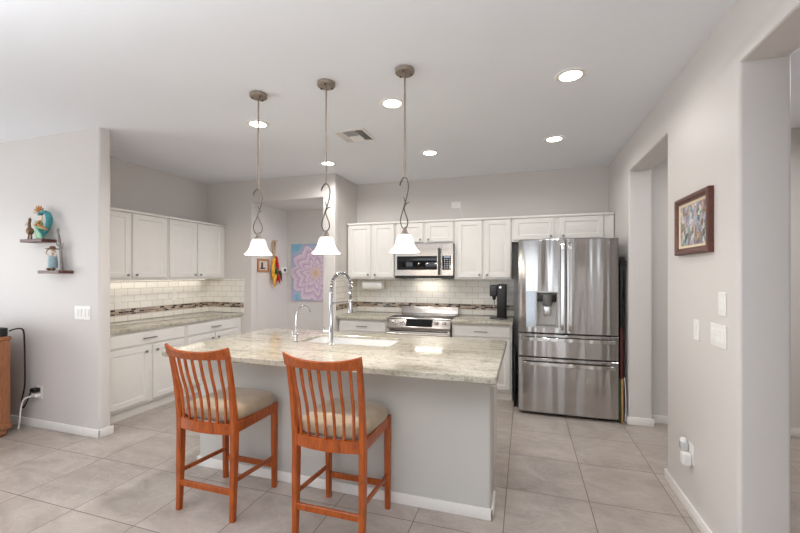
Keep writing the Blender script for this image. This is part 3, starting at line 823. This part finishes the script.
# ------------------------------------------------------------------ things on the back counter and wall
cm = thing('coffee_maker', 'black single-serve coffee maker at the right end of the back counter', 'coffee maker', (-.30, 4.82, CT1))
Bk = M['black_plastic']
mesh('column', MB().box(-.315, -.205, 4.76, 4.90, CT1 + .012, 1.322, .014, 3), Bk, cm)
mesh('brew_head', MB().box(-.402, -.312, 4.765, 4.895, 1.175, 1.312, .016, 3), simple('dark_grey_plastic', srgb(46, 46, 48), .4), cm)
mesh('spout', MB().lathe([(.012, 0), (.022, .03), (.026, .05)], (-.352, 4.83, 1.128), 14), Bk, cm)
mesh('lever', MB().tube([(-.345, 4.775, 1.12), (-.348, 4.76, 1.06), (-.335, 4.76, 1.045)], .006, 8, 4), M['chrome'], cm)
mesh('drip_base', MB().lathe([(.105, 0), (.105, .014), (.09, .018), (.001, .018)], (-.30, 4.83, CT1), 28), M['dark_grey'], cm)
mesh('badge', MB().lathe([(.012, 0), (.012, .003), (.001, .003)], (-.275, 4.759, 1.285), 16, to_y()), M['chrome'], cm)

pt = thing('paper_towel_holder', 'white paper towel roll mounted under the cabinet left of the microwave', 'paper towel holder', (-1.975, 4.95, 1.29))
mesh('roll', MB().lathe([(.020, 0), (.056, 0), (.056, .28), (.020, .28)], (-2.115, 4.95, 1.285), 28, to_x()), M['paper'], pt)
mesh('bracket', MB().tube([(-2.125, 4.95, 1.285), (-1.825, 4.95, 1.285)], .008, 8).box(-2.130, -2.122, 4.935, 4.965, 1.28, 1.3785).box(-1.828, -1.820, 4.935, 4.965, 1.28, 1.3785), M['white_plastic'], pt)

def plate(label, name, cat, origin, u, n, w, h, kind, group, gangs=1):
    """wall plate: origin = centre on the wall, u = horizontal unit vector, n = wall normal"""
    o = Vector(origin); u = Vector(u); n = Vector(n); z = Vector((0, 0, 1))
    def slab(b, cu, cz, hw, hh, d0, d1, bev=.002):
        m = Matrix.Identity(4)
        m.col[0][:3] = u; m.col[1][:3] = -n; m.col[2][:3] = z; m.col[3][:3] = o
        b.box(cu - hw, cu + hw, -d1, -d0, cz - hh, cz + hh, bev, 1, mat=m)
        return b
    r = thing(name, label, cat, tuple(o), 0, group)
    mesh('plate', slab(MB(), 0, 0, w / 2, h / 2, 0.0005, .006), M['white_plastic'], r)
    for k in range(gangs):
        cu = (k - (gangs - 1) / 2) * .046
        if kind == 'switch':
            mesh('rocker', slab(MB(), cu, 0, .0165, .033, .0045, .0095), M['trim'], r)
        else:
            for s_ in (-1, 1): mesh('socket', slab(MB(), cu, s_ * .021, .0155, .0135, .0045, .0075), M['trim'], r)
    return r
GS, GO = 'white wall switches', 'white wall outlets'
px, nx, py, ny = (1, 0, 0), (-1, 0, 0), (0, 1, 0), (0, -1, 0)
plate('white single switch above the triple switch on the right wall', 'light_switch', 'light switch', (XR, 2.360, 1.294), py, nx, .075, .118, 'switch', GS)
plate('white single switch farther along the right wall, below the painting', 'light_switch', 'light switch', (XR, 2.665, 1.122), py, nx, .075, .118, 'switch', GS)
plate('white triple switch plate on the right wall', 'light_switch', 'light switch', (XR, 2.400, 1.128), py, nx, .165, .118, 'switch', GS, 3)
plate('white wide switch plate on the wing wall below the shelves', 'light_switch', 'light switch', (-3.77, YS, 1.098), px, ny, .205, .125, 'switch', GS, 4)
ol = plate('white outlet low on the right wall with a plugged-in charger', 'wall_outlet', 'outlet', (XR, 2.745, .372), py, nx, .075, .118, 'socket', GO)
ad = thing('plug_adapter', 'white charger block plugged into the low right wall outlet', 'charger', (XR - .03, 2.745, .35))
mesh('block', MB().box(XR - .052, XR - .008, 2.718, 2.772, .302, .372, .006, 2), M['white_plastic'], ad)
af = thing('air_freshener', 'small clear plug-in freshener above the white charger', 'air freshener', (XR - .03, 2.775, .41))
mesh('casing', MB().box(XR - .045, XR - .008, 2.762, 2.815, .376, .425, .008, 2), simple('grey_translucent_plastic', srgb(190, 190, 190), .25), af)
mesh('cap', MB().lathe([(.018, 0), (.014, .02), (.002, .024)], (XR - .028, 2.79, .424), 12), M['white_plastic'], af)
lo = plate('white outlet low on the wing wall with two plugs beside the oak cabinet', 'wall_outlet', 'outlet', (-4.345, YS, .333), px, ny, .078, .12, 'socket', GO)
plate('white outlet on the left tile wall nearest the wing wall', 'wall_outlet', 'outlet', (XL + .010, 3.175, 1.158), py, px, .075, .118, 'socket', GO)
plate('white outlet on the left tile wall near its middle', 'wall_outlet', 'outlet', (XL + .010, 3.905, 1.165), py, px, .075, .118, 'socket', GO)
plate('white outlet on the back tile below the paper towel roll', 'wall_outlet', 'outlet', (-1.86, YB - .010, 1.165), px, ny, .075, .118, 'socket', GO)
plate('white outlet on the back tile right behind the coffee maker', 'wall_outlet', 'outlet', (-.178, YB - .010, 1.165), px, ny, .072, .118, 'socket', GO)
hb = plate('white box high on the back wall above the cabinets', 'wall_outlet', 'outlet', (-.872, YB, 2.366), px, ny, .125, .085, 'socket', GO)
tag(mesh('cable', MB().tube([(-.815, YB - .008, 2.345), (-.80, YB - .008, 2.28), (-.785, YB - .008, 2.20), (-.79, YB - .008, 2.128)], .004, 6, 4), M['white_plastic']), 'thin pale cable dropping from the high wall box to the cabinets', 'cable')

# ------------------------------------------------------------------ pendants
def bell(r0=1.0):
    pr = [(.030, .113), (.040, .109), (.050, .094), (.056, .072), (.063, .048), (.076, .024), (.093, .006), (.098, 0)]
    out = [(r, z) for r, z in pr]
    inn = [(r - .004, z - .001) for r, z in reversed(pr)]
    return out + [(.095, -.001)] + inn
def make_pendant(label):
    r = thing('pendant_light', label, 'pendant light', (0, 0, H), 0, 'pendant lights over the island')
    mesh('canopy', MB().lathe([(.057, 0), (.061, -.004), (.061, -.022), (.056, -.027), (.001, -.027)], (0, 0, 0), 28), M['pewter'], r, True)
    for a in (0.5, 2.6, 4.7):
        mesh('screw', MB().lathe([(.006, -.027), (.006, -.036), (.002, -.038)], (.042 * math.cos(a), .042 * math.sin(a), 0), 10), M['vine'], r, True)
    zt = 2.052 - H
    mesh('rod', MB().tube([(0, 0, -.026), (0, 0, zt)], .0055, 10), M['pewter'], r, True)
    z = lambda q: q - H
    sc = MB()
    sc.tube([(0, 0, z(2.056)), (-.012, 0, z(2.052)), (-.028, .004, z(2.028)), (-.034, .006, z(2.008))], [.005, .005, .006, .004], 8, 5)
    sc.tube([(0, 0, z(2.056)), (.014, 0, z(2.045)), (.026, -.004, z(2.00)), (.016, -.006, z(1.935)), (-.012, 0, z(1.85)), (-.032, .010, z(1.785)), (-.020, .012, z(1.742)), (.0, .006, z(1.735)),
             (.020, -.010, z(1.752)), (.022, -.014, z(1.785)), (.004, -.008, z(1.835)), (-.004, .002, z(1.865)), (.008, .008, z(1.892)), (.028, .012, z(1.90))], [.004] * 13 + [.0025], 8, 6)
    sc.tube([(-.004, .004, z(1.87)), (.004, -.006, z(1.90)), (-.004, -.012, z(1.93))], [.004, .0035, .002], 8, 4)
    mesh('vine_scroll', sc, M['vine'], r, True)
    mesh('socket_cap', MB().lathe([(.006, z(1.742)), (.010, z(1.732)), (.016, z(1.722)), (.020, z(1.708)), (.036, z(1.694)), (.038, z(1.688)), (.001, z(1.688))], (0, 0, 0), 20), M['pewter'], r, True)
    mesh('glass_shade', MB().lathe(bell(), (0, 0, z(1.584)), 32, cap0=False, cap1=False), M['shade_glass'], r, True, angle=60, label='white glass bell shade')
    mesh('bulb', MB().ball((0, 0, z(1.635)), (.026, .026, .034)), M['lamp_lens'], r, True)
    return r
def pendant_lamp(loc):
    l = bpy.data.lights.new('pendant_lamp', 'POINT'); l.energy = PENDANT_LAMP_W; l.color = (1, .90, .78); l.shadow_soft_size = .03
    o = bpy.data.objects.new('pendant_lamp', l); COL.objects.link(o); o.location = loc
P0 = make_pendant('pendant light over the left end of the island, in front of the alcove')
spots = [((-1.824, 2.345, H), 1.0, None), ((-1.278, 2.345, H), 0.35, 'middle pendant light over the island, in front of the flower canvas'), ((-.722, 2.345, H), 0.0, 'pendant light over the island in front of the microwave')]
for i, (l, a, lab) in enumerate(spots):
    if i == 0:
        P0.location = l; P0.rotation_euler = (0, 0, a)
    else: dup(P0, l, a, lab)
    pendant_lamp((l[0], l[1], 1.575))

# ------------------------------------------------------------------ recessed lights and vent
def make_can(label):
    r = thing('ceiling_light', label, 'ceiling light', (0, 0, 0), 0, 'recessed ceiling lights')
    mesh('trim_ring', MB().lathe([(.066, -.001), (.069, -.006), (.092, -.005), (.096, -.001)], (0, 0, 0), 32, cap0=False, cap1=False), M['trim'], r, True)
    mesh('lens', MB().lathe([(.001, -.005), (.067, -.005), (.070, -.001)], (0, 0, 0), 32, cap0=False, cap1=True), M['lamp_lens'], r, True)
    return r
labs = ['recessed ceiling light seen beside the leftmost pendant rod', 'recessed ceiling light near the alcove wall, behind the middle pendant rod', 'recessed ceiling light between the vent and the pendant nearest the microwave',
        'recessed ceiling light in front of the microwave cabinets', 'largest recessed ceiling light, nearest the camera on the refrigerator side', 'recessed ceiling light in front of the refrigerator']
cans = [(-2.19, 2.81), (-2.19, 4.06), (-.955, 2.78), (-.965, 4.04), (.285, 2.745), (.27, 3.99)]
c0 = None
for (x, y), lab in zip(cans, labs):
    if c0 is None:
        c0 = make_can(lab); c0.location = (x, y, H)
    else: dup(c0, (x, y, H), 0, lab)
    l = bpy.data.lights.new('ceiling_lamp', 'SPOT'); l.energy = CEILING_LAMP_W * (1.55 if x < -2 else (0.92 if x < 0 else 0.72)); l.color = (1, .975, .945); l.spot_size = math.radians(168); l.spot_blend = .5; l.shadow_soft_size = .07
    o = bpy.data.objects.new('ceiling_lamp', l); COL.objects.link(o); o.location = (x, y, H - .02)

vx, vy, vw = -1.515, 3.32, .155
vn = thing('ceiling_vent', 'white square louvred air vent in the ceiling', 'vent', (vx, vy, H))
mesh('frame', MB().rings([[Vector((vx + sx * a, vy + sy * a, zz_)) for sx, sy in ((-1, -1), (1, -1), (1, 1), (-1, 1))] for a, zz_ in ((vw, H - .0005), (vw, H - .004), (vw - .022, H - .010), (vw - .024, H - .002))], False, False), M['trim'], vn)
mesh('backing', MB().box(vx - vw + .02, vx + vw - .02, vy - vw + .02, vy + vw - .02, H - .003, H - .0005), M['grey_plastic'], vn)
def slats(b, x0, x1, y0, y1, along, tilt):
    n = 6
    for k in range(n):
        if along == 'y':
            c = x0 + (x1 - x0) * (k + .5) / n
            m = Matrix.Translation((c, (y0 + y1) / 2, H - .009)) @ Matrix.Rotation(tilt, 4, 'Y')
            b.box(-.007, .007, -(y1 - y0) / 2, (y1 - y0) / 2, -.0007, .0007, mat=m)
        else:
            c = y0 + (y1 - y0) * (k + .5) / n
            m = Matrix.Translation(((x0 + x1) / 2, c, H - .009)) @ Matrix.Rotation(tilt, 4, 'X')
            b.box(-(x1 - x0) / 2, (x1 - x0) / 2, -.007, .007, -.0007, .0007, mat=m)
    return b
q = vw - .024
for (x0, x1, y0, y1, al, ti) in ((vx - q, vx - q / 2.2, vy - q, vy + q, 'y', -.701), (vx + q / 2.2, vx + q, vy - q, vy + q, 'y', .7), (vx - q / 2.2, vx + q / 2.2, vy - q, vy, 'x', .8), (vx - q / 2.2, vx + q / 2.2, vy, vy + q, 'x', -.8)):
    mesh('louver_bank', slats(MB(), x0, x1, y0, y1, al, ti), M['trim'], vn, smooth=False)

# ------------------------------------------------------------------ pictures
def painted():
    t = NT('garden_painting')
    o = t.obj()
    v = t.node('ShaderNodeTexVoronoi'); t.link(t.map(t.node('ShaderNodeTexNoise').outputs[1] if False else o, scale=(1, 1, .7)), v.inputs['Vector']); v.inputs['Scale'].default_value = 42
    n = t.noise(o, 9, 5, .7, 1.2)
    c1 = t.ramp(n, [(.25, srgb(20, 28, 18)), (.4, srgb(84, 118, 72)), (.48, srgb(196, 204, 214)), (.57, srgb(150, 88, 60)), (.68, srgb(216, 206, 180))])
    sx = t.node('ShaderNodeSeparateXYZ'); t.link(v.outputs['Color'], sx.inputs[0])
    c2 = t.ramp(sx.outputs[0], [(0, srgb(36, 30, 26)), (.2, srgb(158, 160, 186)), (.4, srgb(92, 120, 84)), (.6, srgb(186, 130, 100)), (.75, srgb(222, 216, 204)), (.9, srgb(70, 76, 110))], 'CONSTANT')
    t.base(t.mix(.55, c1, c2)); t.rough(.6)
    return t.m
fm = thing('framed_painting', 'small garden painting in a reddish wood frame on the right wall', 'painting', (XR - .01, 2.68, 1.738))
def frame_rings(y0, y1, z0, z1, steps):
    return MB().rings([[Vector((XR - d, y, z)) for y, z in ((y1 - i, z0 + i), (y0 + i, z0 + i), (y0 + i, z1 - i), (y1 - i, z1 - i))] for i, d in steps], False, False)
F0, F1, G0, G1_ = 2.455, 2.935, 1.562, 1.914
mesh('frame', frame_rings(F0, F1, G0, G1_, [(0, .0005), (0, .026), (.008, .031), (.022, .030), (.030, .022), (.041, .019), (.041, .004)]), simple('mahogany_frame_wood', srgb(92, 52, 40), .35, var=.25, scale=40), fm, angle=20)
mesh('liner', frame_rings(F0 + .041, F1 - .041, G0 + .041, G1_ - .041, [(0, .017), (.014, .013), (.016, .004)]), simple('cream_liner', srgb(216, 200, 172), .6), fm)
mesh('canvas', MB().box(XR - .010, XR - .004, F0 + .05, F1 - .05, G0 + .05, G1_ - .05), painted(), fm)

def flower():
    t = NT('dahlia_print')
    sx = t.node('ShaderNodeSeparateXYZ'); t.link(t.obj(), sx.inputs[0])
    # object origin sits at the flower's centre
    wob = t.noise(t.obj(), 5, 3)
    r = t.math('SQRT', t.math('ADD', t.math('POWER', sx.outputs['X'], 2.0), t.math('POWER', sx.outputs['Z'], 2.0)))
    a = t.math('ARCTAN2', sx.outputs['Z'], sx.outputs['X'])
    r2 = t.math('ADD', r, t.math('MULTIPLY_ADD', wob, .06, -.03))
    k = None
    for n, ph, amp in ((11, 0.2, .09), (17, 1.1, .03)):
        s_ = t.math('ABSOLUTE', t.math('SINE', t.math('MULTIPLY_ADD', a, n / 2, ph)))
        k = t.math('MULTIPLY', s_, amp) if k is None else t.math('ADD', k, t.math('MULTIPLY', s_, amp))
    p = t.math('SUBTRACT', r2, k)
    layer = t.math('FRACT', t.math('MULTIPLY', p, 8.5))
    petal = t.ramp(layer, [(0, srgb(176, 156, 184)), (.25, srgb(196, 174, 196)), (.85, srgb(220, 204, 210)), (1, srgb(184, 164, 190))])
    core = t.ramp(r2, [(0.01, srgb(202, 166, 136)), (.07, srgb(214, 186, 172)), (.16, srgb(208, 182, 196))])
    c = t.mix(t.ramp(r2, [(.03, (0, 0, 0, 1)), (.15, (1, 1, 1, 1))]), core, petal)
    bgz = t.noise(t.map(t.obj(), scale=(2, 1, 2)), 2.2, 3)
    bg = t.ramp(bgz, [(.3, srgb(70, 182, 176)), (.5, srgb(124, 176, 200)), (.66, srgb(168, 172, 206))])
    edge = t.math('SUBTRACT', r2, t.math('MULTIPLY', k, .8))
    c = t.mix(t.ramp(edge, [(.34, (0, 0, 0, 1)), (.46, (1, 1, 1, 1))]), c, bg)
    t.base(c); t.rough(.6)
    return t.m
FCX, FCZ = -3.07, 1.45
fc = thing('flower_canvas', 'large pastel dahlia canvas print on the alcove end wall', 'canvas print', (FCX, YA - .02, FCZ))
mesh('print', MB().box(-3.505, -2.63, YA - .035, YA - .001, 1.030, 1.912, .003, 1), flower(), fc)

sp_ = thing('small_picture', 'small wooden framed picture on the alcove side wall behind the left pendant', 'picture', (XA, 4.725, 1.56))
mesh('frame', MB().rings([[Vector((XA + d, y, z)) for y, z in ((4.60 + i, 1.472 + i), (4.85 - i, 1.472 + i), (4.85 - i, 1.660 - i), (4.60 + i, 1.660 - i))] for i, d in ((0, .0005), (0, .016), (.028, .016), (.028, .004))], False, False), simple('pine_frame', srgb(172, 124, 84), .5), sp_, smooth=False)
mesh('sheet', MB().box(XA + .001, XA + .006, 4.627, 4.823, 1.499, 1.633), simple('pale_sheet', srgb(208, 202, 194), .7), sp_)
mesh('motif', MB().box(XA + .006, XA + .009, 4.68, 4.72, 1.52, 1.61).box(XA + .006, XA + .009, 4.66, 4.77, 1.515, 1.535), simple('dark_red_brown_motif', srgb(96, 52, 44), .6), sp_)
th = thing('thermostat', 'small white thermostat on the alcove side wall next to the corner', 'thermostat', (XA, 5.22, 1.50))
mesh('casing', MB().box(XA + .0005, XA + .024, 5.145, 5.295, 1.453, 1.55, .006, 2), M['white_plastic'], th)
mesh('screen', MB().box(XA + .022, XA + .026, 5.205, 5.26, 1.483, 1.525), simple('dark_display', srgb(70, 74, 76), .2), th)

# pepper string
ri = thing('pepper_string', 'hanging string of red, yellow and green ornamental peppers in the alcove', 'pepper string', (XA + .04, 4.945, 1.95))
pr = [(.002, 0), (.012, -.008), (.022, -.03), (.021, -.07), (.014, -.12), (.006, -.16), (.001, -.185)]
cols = {'r': simple('red_pepper', srgb(196, 28, 26), .3), 'y': simple('yellow_pepper', srgb(222, 168, 36), .3), 'g': simple('green_pepper', srgb(40, 70, 36), .3)}
lay = [('r', .035, 1.715, .3), ('y', -.03, 1.69, -.2), ('y', -.065, 1.64, -.3), ('r', .06, 1.64, .25), ('y', -.045, 1.55, -.15), ('g', .0, 1.54, .05), ('r', .05, 1.50, .2), ('r', .06, 1.46, .3), ('y', -.03, 1.45, -.2), ('r', .02, 1.44, .08), ('y', -.02, 1.42, -.05), ('g', .075, 1.50, .3)]
for k, (c, dy, z_, ti) in enumerate(lay):
    m = Matrix.Rotation(ti, 4, 'X')
    mesh('pepper', MB().lathe([(r * 1.15, z) for r, z in pr], (XA + .035 + .02 * (k % 3), 4.95 + dy, z_), 12, m), cols[c], ri)
mesh('raffia_loop', MB().tube([(XA + .03, 4.955, 1.70), (XA + .03, 4.94, 1.80), (XA + .02, 4.935, 1.90), (XA + .02, 4.965, 1.945), (XA + .02, 4.995, 1.91), (XA + .03, 4.97, 1.80), (XA + .03, 4.955, 1.70)], .012, 8, 5)
     .tube([(XA + .03, 4.945, 1.92), (XA + .03, 5.035, 1.955)], [.012, .004], 8), simple('raffia', srgb(190, 160, 130), .8, var=.2, scale=90), ri)
mesh('cord', MB().tube([(XA + .035, 4.955, 1.75), (XA + .035, 4.95, 1.42)], .005, 6), cols['g'], ri)

# ------------------------------------------------------------------ wing wall shelves and figurines
GSH = 'small dark wood shelves'
tag(mesh('wall_shelf', MB().box(-4.415, -4.113, 2.321, YS - .0005, 1.735, 1.762, .003, 1), M['shelfwood']), 'upper small dark wood shelf on the wing wall', 'shelf', GSH)
tag(mesh('wall_shelf', MB().box(-4.170, -3.890, 2.321, YS - .0005, 1.449, 1.476, .003, 1), M['shelfwood']), 'lower small dark wood shelf on the wing wall', 'shelf', GSH)
rust = simple('rusty_brown_metal', srgb(124, 92, 66), .45, .5, var=.3, scale=60)
teal = simple('teal_glaze', srgb(66, 150, 156), .35, var=.25, scale=50); lgreen = simple('mint_glaze', srgb(120, 178, 130), .4, var=.2, scale=50)
orange = simple('orange_glaze', srgb(206, 148, 92), .4, var=.2, scale=50); cream = simple('cream_glaze', srgb(220, 200, 176), .5); grey = simple('grey_metal', srgb(130, 124, 120), .4, .6, var=.25, scale=60)
GF = 'southwestern figurines'
yf, s1, s2 = 2.385, 1.762, 1.476
f1 = thing('figurine', 'brown metal flute-player figurine at the left end of the upper shelf', 'figurine', (-4.39, yf, s1), 0, GF)
x = -4.392
mesh('body', MB().ball((x + .004, yf, s1 + .082), (.040, .026, .036)).tube([(x, yf, s1 + .10), (x - .006, yf, s1 + .145), (x + .004, yf, s1 + .175)], [.015, .011, .009], 10, 5).ball((x + .002, yf, s1 + .186), (.014, .012, .015)), rust, f1)
mesh('leg', MB().tube([(x - .012, yf, s1 + .06), (x - .016, yf, s1 + .02), (x - .012, yf - .01, s1 + .004)], .007, 8, 4), rust, f1)
mesh('leg', MB().tube([(x + .020, yf, s1 + .06), (x + .024, yf, s1 + .02), (x + .030, yf - .01, s1 + .004)], .007, 8, 4), rust, f1)
mesh('flute', MB().tube([(x - .004, yf - .01, s1 + .178), (x - .045, yf - .012, s1 + .135)], .004, 8).tube([(x, yf - .012, s1 + .13), (x - .03, yf - .014, s1 + .148)], .006, 8), cream, f1)
mesh('feathers', MB().tube([(x + .002, yf, s1 + .195), (x - .018, yf, s1 + .208)], [.005, .002], 6).tube([(x + .002, yf, s1 + .195), (x + .016, yf, s1 + .212)], [.005, .002], 6), rust, f1)
f2 = thing('figurine', 'colourful teal and orange kachina-style figurine with feather crown on the upper shelf', 'figurine', (-4.20, yf, s1), 0, GF)
x = -4.245
mesh('body', MB().outline([(x - .035, s1 + .001), (x + .045, s1 + .001), (x + .035, s1 + .06), (x + .03, s1 + .12), (x + .02, s1 + .16), (x - .035, s1 + .175), (x - .06, s1 + .17), (x - .062, s1 + .05)], 'y', yf - .012, yf + .012, .005, 2), lgreen, f2)
mesh('arched_back', MB().tube([(x + .06, yf, s1 + .04), (x + .105, yf, s1 + .11), (x + .125, yf, s1 + .18), (x + .09, yf, s1 + .245), (x + .03, yf, s1 + .25), (x - .005, yf, s1 + .225)], [.010, .024, .030, .028, .026, .020], 12, 5, .45), teal, f2)
mesh('wing', MB().tube([(x - .005, yf - .016, s1 + .15), (x + .05, yf - .018, s1 + .115), (x + .12, yf - .016, s1 + .085)], [.010, .024, .012], 10, 5, .5), orange, f2)
mesh('sash', MB().tube([(x - .045, yf - .016, s1 + .13), (x - .005, yf - .018, s1 + .14), (x + .03, yf - .016, s1 + .17)], [.012, .02, .012], 10, 5, .5), orange, f2)
mesh('skirt', MB().tube([(x + .005, yf - .014, s1 + .095), (x + .05, yf - .014, s1 + .06), (x + .075, yf - .012, s1 + .03)], [.012, .022, .012], 10, 5, .5), teal, f2)
mesh('face', MB().lathe([(.024, 0), (.024, .008), (.001, .010)], (x + .035, yf - .012, s1 + .195), 16, to_y()), cream, f2)
for k in range(7):
    a = PI * (0.08 + .84 * k / 6)
    p0 = Vector((x - .02, yf, s1 + .235)); d = Vector((math.cos(a), 0, math.sin(a)))
    mesh('feather', MB().tube([p0 + d * .020, p0 + d * .055, p0 + d * .085], [.003, .009, .003], 8, 4, .5), orange, f2)
f3 = thing('figurine', 'small metal figurine in a pale blue tunic and wide hat on the lower shelf', 'figurine', (-4.09, yf, s2), 0, GF)
x = -4.075
blue = simple('pale_blue_enamel', srgb(150, 176, 184), .4, var=.1)
mesh('tunic', MB().lathe([(.036, .024), (.036, .090), (.030, .128), (.012, .136)], (x, yf, s2), 18), blue, f3)
mesh('foot', MB().ball((x - .03, yf - .012, s2 + 0.01488), (.032, .016, .0145)), rust, f3)
mesh('foot', MB().ball((x + .022, yf - .012, s2 + 0.01488), (.028, .016, .0145)), rust, f3)
mesh('head', MB().ball((x + .004, yf, s2 + 0.1674), (.022, .020, .026)), cream, f3)
mesh('hat', MB().lathe([(.050, 0), (.048, .006), (.024, .010), (.020, .026), (.001, .030)], (x - .004, yf, s2 + 0.1934), 20), rust, f3)
mesh('arm', MB().tube([(x - .025, yf, s2 + 0.124), (x - .075, yf - .01, s2 + 0.155), (x - .03, yf - .02, s2 + 0.1922)], .006, 8, 5), cream, f3)
mesh('arm', MB().tube([(x + .025, yf, s2 + 0.124), (x + .06, yf - .01, s2 + 0.1426), (x + .03, yf - .02, s2 + 0.1798)], .006, 8, 5), cream, f3)
f4 = thing('figurine', 'tall thin grey metal cactus-like figurine at the right of the lower shelf', 'figurine', (-3.98, yf, s2), 0, GF)
x = -3.985
mesh('stem', MB().tube([(x + .012, yf + .01, s2 + .004), (x + .004, yf + .01, s2 + .13), (x - .012, yf + .01, s2 + .25), (x - .034, yf + .01, s2 + .345)], [.013, .011, .010, .008], 10, 5), grey, f4)
mesh('head', MB().ball((x - .037, yf + .01, s2 + .362), (.014, .012, .022)), grey, f4)
mesh('branch', MB().tube([(x, yf + .01, s2 + .18), (x + .03, yf + .005, s2 + .20), (x + .038, yf + .005, s2 + .25)], [.006, .005, .003], 8, 5), grey, f4)
mesh('branch', MB().tube([(x - .002, yf + .01, s2 + .21), (x - .045, yf + .005, s2 + .235), (x - .055, yf + .005, s2 + .26)], [.006, .005, .003], 8, 5), grey, f4)
mesh('base', MB().lathe([(.024, 0), (.022, .006), (.001, .008)], (x + .012, yf + .01, s2), 14), grey, f4)

# ------------------------------------------------------------------ oak media cabinet at the left edge
ox1, oy1 = -4.395, 2.245
oc = thing('media_cabinet', 'honey oak media cabinet on bun feet against the wing wall', 'cabinet', (-5.1, 2.0, 0))
mesh('body', MB().box(-5.9, ox1, 1.80, oy1, .10, .855, .004, 1), M['oak'], oc)
mesh('top', MB().box(-5.92, ox1 + .012, 1.785, oy1 + .005, .855, .888, .008, 3), M['oak'], oc)
mesh('base_molding', MB().box(-5.915, ox1 + .015, 1.785, oy1 + .005, .065, .12, .008, 3), M['oak'], oc)
for fx_ in (-5.84, ox1 - .05):
    for fy_ in (1.85, oy1 - .05):
        mesh('bun_foot', MB().lathe([(.028, 0), (.044, .014), (.050, .034), (.042, .056), (.026, .066)], (fx_, fy_, 0), 20), M['oak'], oc)
tag(mesh('electronics_box', MB().box(-5.0, ox1 - .01, 1.95, oy1 - .01, .8885, .965, .010, 3), M['black_plastic']), 'low black electronics box on top of the oak cabinet', 'electronics box')
wp = thing('plug', 'white angled plug and lead in the low wing wall outlet', 'plug', (-4.35, YS - .03, .31))
mesh('head', MB().box(-4.372, -4.326, YS - .050, YS - .008, .295, .327, .006, 2), M['white_plastic'], wp)
mesh('lead', MB().tube([(-4.365, YS - .045, .308), (-4.41, YS - .09, .285), (-4.435, YS - .10, .20), (-4.45, YS - .10, .10), (-4.47, YS - .10, .009)], .007, 8, 5), M['white_plastic'], wp)
bp = thing('plug', 'black plug above the white plug, its lead rising behind the oak cabinet', 'plug', (-4.36, YS - .03, .36))
mesh('head', MB().box(-4.395, -4.328, YS - .058, YS - .008, .340, .378, .006, 2), M['black_plastic'], bp)
mesh('lead', MB().tube([(ox1 - .012, oy1 - .006, .93), (ox1 - .005, oy1 + .03, .945), (ox1 - .02, oy1 + .10, .93), (ox1 - .055, YS - .065, .80), (ox1 - .058, YS - .06, .58), (ox1 - .062, YS - .06, .40), (ox1 - .10, YS - .06, .26), (ox1 - .085, YS - .06, .19), (ox1 - .045, YS - .055, .24), (-4.398, YS - .045, .345), (-4.385, YS - .04, .358)], .0065, 8, 6), M['black_plastic'], bp)

# ------------------------------------------------------------------ under-cabinet lamps
def strip(label, x0, x1, y0, y1, z, power, rot):
    r = thing('under_cabinet_light', label, 'light', ((x0 + x1) / 2, (y0 + y1) / 2, z), 0, 'lamps under the wall cabinets')
    mesh('housing', MB().box(x0, x1, y0, y1, z - .012, z - .0005, .002, 1), M['white_plastic'], r)
    mesh('diffuser', MB().box(x0 + .004, x1 - .004, y0 + .004, y1 - .004, z - .0135, z - .0115), M['led'], r)
    area('under_cabinet_lamp', ((x0 + x1) / 2, (y0 + y1) / 2, z - .016), (0, 0, rot), max(x1 - x0, .02), max(y1 - y0, .02), power, (1, .95, .87))
strip('slim light strip under the left wall cabinets', -4.30, -4.27, 2.75, 4.35, UB, .6, 0)
strip('slim lamp under the microwave above the range', -1.40, -1.04, 5.00, 5.05, MZ0, .8, 0)
